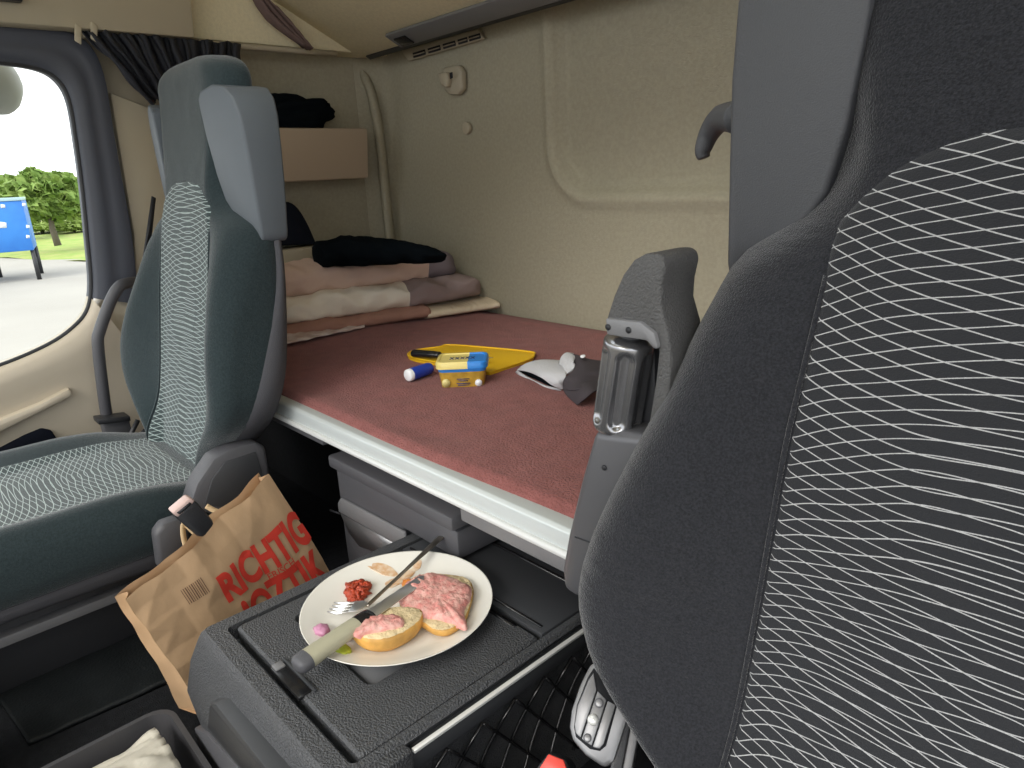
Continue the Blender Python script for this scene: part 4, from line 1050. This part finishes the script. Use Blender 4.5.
blob('pickle_slice', onplate(341, 650, 0.006), (0.014, 0.010, 0.005), pickle, nz=0.3, seed=6, label='green pickle slice under the knife handle', cat='pickle')

# fork ---------------------------------------------------------------
fz = zp + 0.012
fa, fb_ = PZ(441, 537, pc.z + 0.032), PZ(367, 606, zp + 0.016)
ft = PZ(331, 609, zp + 0.006)
frk = thing('fork', (fa + fb_) / 2, 'steel fork lying across the plate with tines at the relish', 'fork')
path = cr([fa, fa.lerp(fb_, 0.15), fa.lerp(fb_, 0.5), fa.lerp(fb_, 0.85), fb_], 6)
wd = [0.0055 if i < 3 else 0.0075 - 0.0045 * min(1, i / 12) for i in range(len(path))]
dirf = (fb_ - fa).normalized(); lat = dirf.cross(Vector((0, 0, 1))).normalized(); nn = lat.cross(dirf)
rows = [[p + lat * (wd[i] * math.cos(k * math.pi / 6)) + nn * (0.0016 * math.sin(k * math.pi / 6)) for k in range(12)] for i, p in enumerate(path)]
loft('handle', rows, steel_dk, frk)
hd = (ft - fb_); hl = Vector((-hd.y, hd.x, 0)).normalized()
def fh(s, o, dz=0.0): return fb_ + hd * s + hl * o + Vector((0, 0, dz))
prism('head', [fh(0, -0.003), fh(0.08, -0.008), fh(0.2, -0.0115), fh(0.42, -0.012), fh(0.42, 0.012), fh(0.2, 0.0115), fh(0.08, 0.008), fh(0, 0.003)], (0, 0, 0.0018), steel, frk, bevel=0.0006)
for k in range(4):
    o_ = -0.0100 + k * 0.00667
    prism('tine', [fh(0.40, o_ - 0.0019), fh(0.40, o_ + 0.0019), fh(0.75, o_ + 0.0016, -0.002), fh(1.0, o_ + 0.0006, 0.002), fh(1.0, o_ - 0.0006, 0.002), fh(0.75, o_ - 0.0016, -0.002)], (0, 0, 0.0016), steel, frk, bevel=0)

# table knife --------------------------------------------------------
ka, kb, kt = PZ(300, 664, pc.z + 0.030), PZ(372, 614, pc.z + 0.036), PZ(426, 577, zp + 0.022)
kn = thing('kitchen_knife', (ka + kb) / 2, 'knife with olive-grey handle lying across plate rim and rolls', 'knife')
kd = (kb - ka).normalized(); kl = kd.cross(Vector((0, 0, 1))).normalized(); kn_ = kl.cross(kd)
def ksec(p, w_, h_, n=16): return [p + kl * (w_ * math.copysign(abs(math.cos(2 * math.pi * i / n)) ** 0.8, math.cos(2 * math.pi * i / n))) + kn_ * (h_ * math.copysign(abs(math.sin(2 * math.pi * i / n)) ** 0.8, math.sin(2 * math.pi * i / n))) for i in range(n)]
KL = (kb - ka).length
def kp(s): return ka + (kb - ka) * s
loft('handle', [ksec(kp(s), w_, h_) for s, w_, h_ in ((0.10, 0.0135, 0.0095), (0.3, 0.0125, 0.009), (0.55, 0.0118, 0.0085), (0.74, 0.0115, 0.0085), (0.78, 0.0112, 0.008))], khandle, kn, auto=1.0)
loft('end_cap', [ksec(kp(s), w_, h_) for s, w_, h_ in ((-0.06, 0.006, 0.0045), (-0.045, 0.0105, 0.0075), (0.0, 0.0135, 0.0092), (0.10, 0.0137, 0.0097))], greyp, kn, auto=1.0)
loft('bolster', [ksec(kp(s), w_, h_) for s, w_, h_ in ((0.78, 0.0115, 0.0082), (0.9, 0.0112, 0.0078), (0.985, 0.0105, 0.006), (1.0, 0.0085, 0.004))], gloss_blk, kn, auto=1.0)
bd = (kt - kb)
prism('blade', [kb + kl * 0.0095, kb + bd * 0.7 + kl * 0.0095, kb + bd * 0.92 + kl * 0.004, kt - kl * 0.004, kb + bd * 0.95 - kl * 0.0085, kb - kl * 0.0095], kn_ * 0.0014, steel, kn, bevel=0.0004)

# ================================================================== PAPER BAG
bTL = PX(127, 600, 0.98); bTR = PX(271, 474, 1.08); bBL = PX(186, 687, 0.98); bBR = PX(342, 592, 1.05)
bBL = bTL + (bBL - bTL) * 1.4; bBR = bTR + (bBR - bTR) * 1.4
def bagp(u, v, off=0.0):
    p = bTL.lerp(bTR, u).lerp(bBL.lerp(bBR, u), v)
    e = math.sin(math.pi * min(1, max(0, u))) * (0.3 + 0.7 * v)
    n1 = noise.noise(Vector((u * 3.2, v * 3.0, 1.7)))
    # folded paper: piecewise flat facets between random crease points
    def facet(nu_, nv_, sd):
        a_, b_ = max(0, min(0.999, u)) * nu_, max(0, min(0.999, v)) * nv_; i_, j_ = int(a_), int(b_); fu, fv = a_ - i_, b_ - j_
        h_ = lambda i, j: random.Random(i * 131 + j * 17 + sd).uniform(-1, 1)
        if (i_ + j_) % 2:
            return h_(i_, j_) + (h_(i_ + 1, j_) - h_(i_, j_)) * fu + (h_(i_, j_ + 1) - h_(i_, j_)) * fv if fu + fv < 1 else h_(i_ + 1, j_ + 1) + (h_(i_, j_ + 1) - h_(i_ + 1, j_ + 1)) * (1 - fu) + (h_(i_ + 1, j_) - h_(i_ + 1, j_ + 1)) * (1 - fv)
        return h_(i_, j_) + (h_(i_ + 1, j_) - h_(i_, j_)) * fu + (h_(i_ + 1, j_ + 1) - h_(i_ + 1, j_)) * fv if fu > fv else h_(i_, j_) + (h_(i_ + 1, j_ + 1) - h_(i_, j_ + 1)) * fu + (h_(i_, j_ + 1) - h_(i_, j_)) * fv
    bul = -0.018 * e - 0.008 * n1 - 0.0060 * facet(5, 4, 3) - 0.0032 * facet(11, 9, 40)
    edge = 0.006 * noise.noise(Vector((u * 6, 0, 3))) * (1 - v)
    return p + BN * (-bul + off) + Vector((0, 0, edge))
BN = (bTR - bTL).cross(bBL - bTL).normalized()
if BN.x > 0: BN = -BN
bag = thing('paper_bag', bBL, 'brown kraft paper shopping bag with red lettering beside the passenger seat', 'bag')
surf('front_panel', bagp, 111, 91, kraft, bag)
def bagback(u, v): return bagp(u, v) - BN * (0.012 + 0.05 * (0.25 + 0.75 * v)) 
surf('back_panel', bagback, 30, 24, kraft, bag)
for uu in (0.0, 1.0):
    def gus(u, v, uu=uu):
        a_ = bagp(uu, v); b_ = bagback(uu, v); inw = (bTR - bTL).normalized() * (0.012 if uu == 0 else -0.012) * math.sin(math.pi * u) * (1.0 - 0.6 * v)
        return a_.lerp(b_, u) + inw
    surf('gusset', gus, 9, 24, kraft, bag)
def botf(u, v): return bagp(u, 1).lerp(bagback(u, 1), v)
surf('bag_base', botf, 30, 6, kraft, bag)
# flat paper handle loops hooked over the buckle
def ribbon(name, path, w_, m, parent):
    P_ = cr(path, 6); rows = []
    for i, p in enumerate(P_):
        t = (P_[min(i + 1, len(P_) - 1)] - P_[max(i - 1, 0)]).normalized(); s_ = t.cross(BN).normalized() * w_
        rows.append([p - s_, p + s_])
    v_, f_ = gridf(rows); return build(name, v_, f_, m, parent, solid=0.0015)
ribbon('handle', [PX(187, 552, 1.10), PX(183, 535, 1.11), PX(184, 524, 1.12), PX(196, 534, 1.11), PX(208, 541, 1.10), PX(216, 538, 1.11)], 0.0045, kraft_l, bag)
ribbon('handle', [PX(206, 506, 1.16), PX(218, 512, 1.15), PX(232, 513, 1.14), PX(236, 520, 1.13)], 0.0045, kraft_l, bag)
# lettering that follows the paper
def bag_text(name, body, u0, v0, wu, hv, m, off=0.0020, bold=0.02, shear=0.0):
    cu = bpy.data.curves.new('t', 'FONT'); cu.body = body; cu.size = 1.0; cu.offset = bold; cu.fill_mode = 'FRONT'; cu.space_character = 1.02
    ob = bpy.data.objects.new('t', cu); col.objects.link(ob)
    dg = bpy.context.evaluated_depsgraph_get(); me = bpy.data.meshes.new_from_object(ob.evaluated_get(dg))
    bpy.data.objects.remove(ob); bpy.data.curves.remove(cu)
    bm = bmesh.new(); bm.from_mesh(me); bpy.data.meshes.remove(me)
    xs = [q.co.x for q in bm.verts]; ys = [q.co.y for q in bm.verts]; x0, x1, y0, y1 = min(xs), max(xs), min(ys), max(ys)
    for k in range(1, 30):
        g = bm.verts[:] + bm.edges[:] + bm.faces[:]
        bmesh.ops.bisect_plane(bm, geom=g, plane_co=(x0 + (x1 - x0) * k / 30, 0, 0), plane_no=(1, 0, 0))
    for k in range(1, 9):
        g = bm.verts[:] + bm.edges[:] + bm.faces[:]
        bmesh.ops.bisect_plane(bm, geom=g, plane_co=(0, y0 + (y1 - y0) * k / 9, 0), plane_no=(0, 1, 0))
    bm.verts.ensure_lookup_table()
    V_ = []
    for q in bm.verts:
        a_ = (q.co.x - x0) / (x1 - x0); b_ = (q.co.y - y0) / (y1 - y0)
        V_.append(bagp(u0 + wu * a_, v0 + hv * (1 - b_), off))
    F_ = [tuple(q.index for q in fc.verts) for fc in bm.faces]
    bm.free()
    return build(name, V_, F_, m, bag, smooth=False)
bag_text('red_lettering', 'RICHTIG', 0.375, 0.200, 0.63, 0.185, red_ink, bold=0.045)
bag_text('red_small_lettering', 'FRISCH', 0.64, 0.385, 0.18, 0.040, red_ink, bold=0.005)
bag_text('red_lettering', "!OZTIK", 0.42, 0.415, 0.56, 0.185, red_ink, bold=0.045)
bag_text('red_lettering', 'KING', 0.68, 0.610, 0.31, 0.13, red_ink, bold=0.045)
bars = []
for k in range(11):
    u_ = 0.215 + k * 0.0100; w_ = 0.0030 + 0.0022 * ((k * 7) % 3) / 2
    for j in range(3):
        a_, b_ = 0.150 + j * 0.034, 0.150 + (j + 1) * 0.034
        bars.append(([bagp(u_, a_, 0.001), bagp(u_ + w_, a_, 0.001), bagp(u_ + w_, b_, 0.001), bagp(u_, b_, 0.001)], [(0, 1, 2, 3)]))
v, f = join(bars)
build('barcode', v, f, grey_ink, bag, smooth=False)
lines = []
for k, wln in enumerate((0.10, 0.13, 0.13)):
    vv = 0.62 + k * 0.03
    lines.append(([bagp(0.04, vv, 0.001), bagp(0.04 + wln, vv, 0.001), bagp(0.04 + wln, vv + 0.008, 0.001), bagp(0.04, vv + 0.008, 0.001)], [(0, 1, 2, 3)]))
v, f = join(lines)
build('small_print', v, f, grey_ink, bag, smooth=False)

# ================================================================== FLOOR THINGS
mz = ZF + 0.008
def fm(u, v):
    a_ = PZ(205, 664, mz).lerp(PZ(28, 742, mz), v * 1.0); b_ = PZ(140, 598, mz).lerp(PZ(-22, 668, mz), v)
    p = a_.lerp(b_, u)
    return Vector((p.x, p.y, mz + 0.0035 * noise.noise(Vector((u * 4, v * 5, 0))) + 0.012 * sstep(0.9, 1, u)))
surf('floor_mat', fm, 40, 50, mat_rub, solid=0.008, label='black rubber floor mat in front of the passenger seat', cat='mat')
# grey open tray with crumpled paper
tz = -0.700
t0, t1, t2 = PZ(56, 774, tz), PZ(166, 703, tz), PZ(203, 717, tz)
ty = (t0 - t1).normalized(); tx = Vector((-1, 0, 0))
ctr_r = t1 + Vector((0, 0, 0))
tx1 = t1.x - 0.002; ty0 = t1.y - 0.025
tray = thing('storage_tray', (tx1 - 0.12, ty0 + 0.20, ZF), 'grey open plastic tray with paper in it on the floor', 'tray')
x0_, x1_, y0_, y1_ = tx1 - 0.24, tx1, ty0, ty0 + 0.42
y0_ = max(y0_, cy1 + 0.034)
rows = [rr(x0_ + 0.02, x1_ - 0.02, y0_ + 0.012, y1_ - 0.02, 0.025, ZF + 0.001), rr(x0_ + 0.004, x1_ - 0.004, y0_ + 0.002, y1_ - 0.004, 0.03, tz - 0.008), rr(x0_, x1_, y0_, y1_, 0.032, tz - 0.006), rr(x0_, x1_, y0_, y1_, 0.032, tz),
        rr(x0_ + 0.007, x1_ - 0.007, y0_ + 0.007, y1_ - 0.007, 0.027, tz), rr(x0_ + 0.009, x1_ - 0.009, y0_ + 0.009, y1_ - 0.009, 0.026, tz - 0.01), rr(x0_ + 0.025, x1_ - 0.025, y0_ + 0.018, y1_ - 0.025, 0.02, ZF + 0.006)]
v, f = gridf(rows, True); f.append(tuple(range(6 * len(rows[0]), 7 * len(rows[0])))); f.append(tuple(range(len(rows[0])))[::-1])
build('tray_shell', v, f, tray_m, tray, auto=0.6)
def pap(u, v):
    x = x1_ - 0.035 - u * 0.17; y = y0_ + 0.03 + v * 0.34
    z = ZF + 0.100 + 0.022 * noise.noise(Vector((u * 3, v * 3, 2))) + 0.02 * abs(noise.noise(Vector((u * 6 + v * 3, v * 7, 5)))) - 0.02 * v + 0.012 * math.sin(math.pi * u)
    return Vector((x + 0.01 * noise.noise(Vector((v * 6, 1, 1))), y, z))
surf('crumpled_paper', pap, 34, 44, papers, solid=0.002, smooth=True, label='crumpled pale paper bag lying in the grey tray', cat='paper')
# white rounded tub at the lower left edge of the view
wp_ = PZ(-14, 722, ZF + 0.10)
v, f = lathev([(0.0, 0.0), (0.045, 0.0), (0.052, 0.006), (0.056, 0.10), (0.060, 0.104), (0.060, 0.110), (0.055, 0.111), (0.048, 0.02), (0.0, 0.012)], (wp_.x + 0.03, wp_.y + 0.06, ZF), 40)
build('white_cup', v, f, white, label='white plastic cup on the floor at the left edge', cat='cup')

# ================================================================== THINGS ON THE BED
zt0 = ZB + 0.012
# yellow cutting board: thin, with rounded corners and a handle
bp = [(410, 357), (413, 351), (440, 347), (449, 345), (490, 348), (530, 352), (534, 355), (528, 360), (494, 371), (487, 372), (460, 366), (440, 363)]
P_ = cr([PZ(a_, b_, zt0 + 0.008) for a_, b_ in bp], 4, True)
cb = thing('cutting_board', sum(P_, Vector()) / len(P_), 'yellow plastic cutting board on the maroon sheet', 'board')
prism('board', P_, (0, 0, -0.008), yellow, cb, bevel=0.002)
tube('raised_rim', [p + Vector((0, 0, 0.0005)) for p in P_], 0.0022, yellow, cb, seg=6, closed=True)
# black handled knife on the board
ha, hb = PZ(412, 353, zt0 + 0.020), PZ(440, 355, zt0 + 0.020)
bk_ = thing('paring_knife', (ha + hb) / 2, 'knife with black handle lying on the yellow cutting board', 'knife')
tube('handle', cr([ha, ha.lerp(hb, 0.2), ha.lerp(hb, 0.7), hb], 4), [0.006, 0.009, 0.0105, 0.0105, 0.0105, 0.010, 0.010, 0.010, 0.010, 0.0095, 0.009, 0.009, 0.008], gloss_blk, bk_, seg=12, flat=0.8)
hd_ = (hb - ha).normalized(); hs_ = hd_.cross(Vector((0, 0, 1))).normalized()
prism('blade', [hb + hs_ * 0.009, hb + hd_ * 0.10 + hs_ * 0.009, hb + hd_ * 0.125 - hs_ * 0.004, hb - hs_ * 0.010], (0, 0, 0.0015), steel, bk_, bevel=0)
# blue and white lighter
la_, lb_ = PZ(408, 375.5, zt0 + 0.013), PZ(430, 368, zt0 + 0.013)
lt = thing('lighter', (la_ + lb_) / 2, 'blue cylinder with white end beside the cutting board', 'lighter')
lbm = la_.lerp(lb_, 0.12)
tube('barrel', [lbm, la_.lerp(lb_, 0.3), la_.lerp(lb_, 0.9), lb_], [0.0125, 0.0128, 0.0125, 0.011], blue, lt, seg=18, auto=0.9)
tube('white_end', [la_ - (lb_ - la_) * 0.03, la_, lbm], [0.010, 0.0122, 0.0125], white, lt, seg=18, auto=0.9)
# margarine tub
tcn = PZ(463, 389, zt0 - 0.004); vd = Vector((-tcn.x, -tcn.y, 0)).normalized()
sd_ = Vector((-vd.y, vd.x, 0)); sd_ = sd_ if sd_.dot(RIGHT) > 0 else -sd_
tang = 0.10; sd_ = (sd_ * math.cos(tang) + vd * math.sin(tang)).normalized(); fd_ = Vector((0, 0, 1)).cross(sd_); fd_ = fd_ if fd_.dot(vd) > 0 else -fd_
tcc = tcn - fd_ * 0.030
tub = thing('margarine_tub', tcc, 'small margarine tub with yellow and blue lid on the maroon sheet', 'tub')
def trr(hw, hd2, r, z, n=4):
    out_ = []
    for sx, sy, a0 in ((1, 1, 0), (-1, 1, 90), (-1, -1, 180), (1, -1, 270)):
        for i in range(n + 1):
            a_ = math.radians(a0 + 90 * i / n); x = sx * (hw - r) + r * math.cos(a_); y = sy * (hd2 - r) + r * math.sin(a_)
            out_.append(tcc + sd_ * x + fd_ * y + Vector((0, 0, z)))
    return out_
loft('tub_body', [trr(0.038, 0.028, 0.010, 0.0), trr(0.041, 0.030, 0.011, 0.004), trr(0.046, 0.034, 0.012, 0.042)], tub_y, tub, auto=0.8)
loft('blue_band', [trr(0.0452, 0.0332, 0.012, 0.0345), trr(0.0466, 0.0346, 0.012, 0.042), trr(0.0464, 0.0344, 0.012, 0.0425)], tub_blue, tub, cap=False)
lidm = split_mat('tub_lid_print', (0.80, 0.66, 0.22), (0.03, 0.24, 0.70), (sd_.x, sd_.y), 0.012, rough=0.35)
tlid = loft('tub_lid', [trr(0.0465, 0.0345, 0.012, 0.041), trr(0.0495, 0.0375, 0.014, 0.0415), trr(0.0495, 0.0375, 0.014, 0.052), trr(0.047, 0.035, 0.013, 0.055), trr(0.043, 0.031, 0.011, 0.055), trr(0.042, 0.030, 0.010, 0.053)], lidm, tub, auto=0.7)
ink = mat('navy_ink', (0.015, 0.03, 0.16), 0.5)
for k in range(5):
    x = -0.020 + k * 0.010
    c_ = tcc + sd_ * x + Vector((0, 0, 0.0532)); s_ = sd_ * 0.0012
    dgn = (fd_ * 0.008 + sd_ * (0.0035 if k % 2 else -0.0035))
    for q in (dgn, fd_ * 0.008 - sd_ * (0.0035 if k % 2 else -0.0035)):
        prism('lid_mark', [c_ - q - s_, c_ - q + s_, c_ + q + s_, c_ + q - s_], (0, 0, 0.0004), ink, tlid, bevel=0)
fc_ = tcc + fd_ * 0.0335
for z_, w_ in ((0.020, 0.012), (0.0165, 0.009), (0.011, 0.013), (0.0075, 0.011)):
    c_ = tcc + fd_ * (0.0306 + 0.004 * (z_ - 0.004) / 0.032 + 0.0004) + Vector((0, 0, z_)) + sd_ * 0.002
    prism('front_mark', [c_ - sd_ * w_, c_ + sd_ * w_, c_ + sd_ * w_ + Vector((0, 0, 0.0014)), c_ - sd_ * w_ + Vector((0, 0, 0.0014))], fd_ * 0.0006, ink, tub, bevel=0)
c_ = tcc + fd_ * 0.0322 + sd_ * 0.031 + Vector((0, 0, 0.012))
disc('white_flower', c_, fd_, 0.007, 0.0015, white, tub, n=10, bevel=0)
c_ = tcc + fd_ * 0.0322 - sd_ * 0.031 + Vector((0, 0, 0.014))
disc('yellow_spot', c_, fd_, 0.008, 0.0013, tub_cream, tub, n=16, bevel=0)

# baseball cap: white mesh crown lying flat, dark front and bill
cap0 = PZ(560, 382, zt0)
cpt = thing('baseball_cap', cap0, 'baseball cap with white mesh back and charcoal bill on the bed', 'cap')
def capsurf(rows_px):
    return [[PZ(a_, b_, zt0 + h_) for a_, b_, h_ in r_] for r_ in rows_px]
def dense(rows_, nu_=6, nv_=6):
    r1 = [cr(r_, nu_) for r_ in rows_]; cols = list(zip(*r1)); c2 = [cr(list(c_), nv_) for c_ in cols]
    return [list(r_) for r_ in zip(*c2)]
# white crown: collapsed dome, sweatband edge to the left
crown = dense(capsurf([
    [(517, 369.5, 0.016), (526, 363, 0.026), (541, 359.5, 0.032), (560, 360, 0.034)],
    [(529, 371.5, 0.024), (538, 366, 0.033), (550, 363, 0.038), (564, 365, 0.040)],
    [(541, 377.5, 0.024), (549, 373, 0.034), (558, 371, 0.038), (566, 373, 0.036)],
    [(552, 385.5, 0.014), (557, 382, 0.023), (561, 380, 0.026), (565, 381, 0.024)],
    [(561, 389.5, 0.006), (563, 389, 0.008), (565, 387, 0.010), (566, 386, 0.010)]]))
v, f = gridf(crown); build('mesh_crown', v, f, cap_w, cpt, solid=0.0025)
under = dense(capsurf([
    [(515, 372, 0.006), (524, 380, 0.001), (539, 387, 0.001), (552, 390, 0.001), (561, 391, 0.002)],
    [(517, 370.5, 0.012), (527, 376.5, 0.008), (541, 383.5, 0.007), (553, 388.3, 0.006), (560, 389.8, 0.004)]]), 6, 2)
v, f = gridf(under); build('sweatband', v, f, cap_w, cpt, solid=0.003)
inner = dense(capsurf([
    [(518, 370.5, 0.008), (528, 376, 0.005), (542, 383, 0.004), (554, 388, 0.003)],
    [(520, 368.5, 0.018), (532, 370, 0.024), (545, 376, 0.022), (556, 385, 0.010)]]), 5, 3)
v, f = gridf(inner); build('lining', v, f, blkcloth, cpt)
lip = dense(capsurf([
    [(559, 364, 0.040), (561, 357, 0.052), (566, 352.5, 0.058), (573, 353, 0.056)],
    [(563, 367, 0.042), (567, 360, 0.052), (572, 356.5, 0.056), (576, 356, 0.054)],
    [(566, 374, 0.034), (572, 370, 0.040), (574, 366, 0.046), (573, 362, 0.050)]]))
v, f = gridf(lip); build('white_panel', v, f, cap_w, cpt, solid=0.003)
front = dense(capsurf([
    [(566, 352, 0.058), (578, 355, 0.056), (590, 359, 0.050), (606, 361, 0.044)],
    [(573, 360, 0.050), (582, 362, 0.050), (594, 364, 0.046), (608, 366, 0.040)],
    [(574, 369, 0.042), (584, 370, 0.044), (596, 371, 0.042), (610, 373, 0.036)],
    [(564, 379, 0.028), (576, 378, 0.036), (590, 377, 0.036), (606, 378, 0.030)],
    [(562, 389, 0.006), (570, 390, 0.020), (582, 388, 0.030), (598, 384, 0.026)]]))
v, f = gridf(front); build('front_panel', v, f, cap_g, cpt, solid=0.0025)
bill = dense(capsurf([
    [(562, 388, 0.008), (572, 386, 0.024), (586, 382, 0.034), (604, 380, 0.030)],
    [(567, 396, 0.006), (577, 393, 0.022), (590, 387, 0.033), (606, 384, 0.028)],
    [(577, 405, 0.003), (584, 399, 0.018), (594, 391, 0.030), (608, 387, 0.024)]]))
v, f = gridf(bill); build('bill', v, f, cap_g, cpt, solid=0.003)
disc('white_button', PZ(583, 357, zt0 + 0.058), (0, 0.3, 1), 0.005, 0.003, white, cpt, n=12)
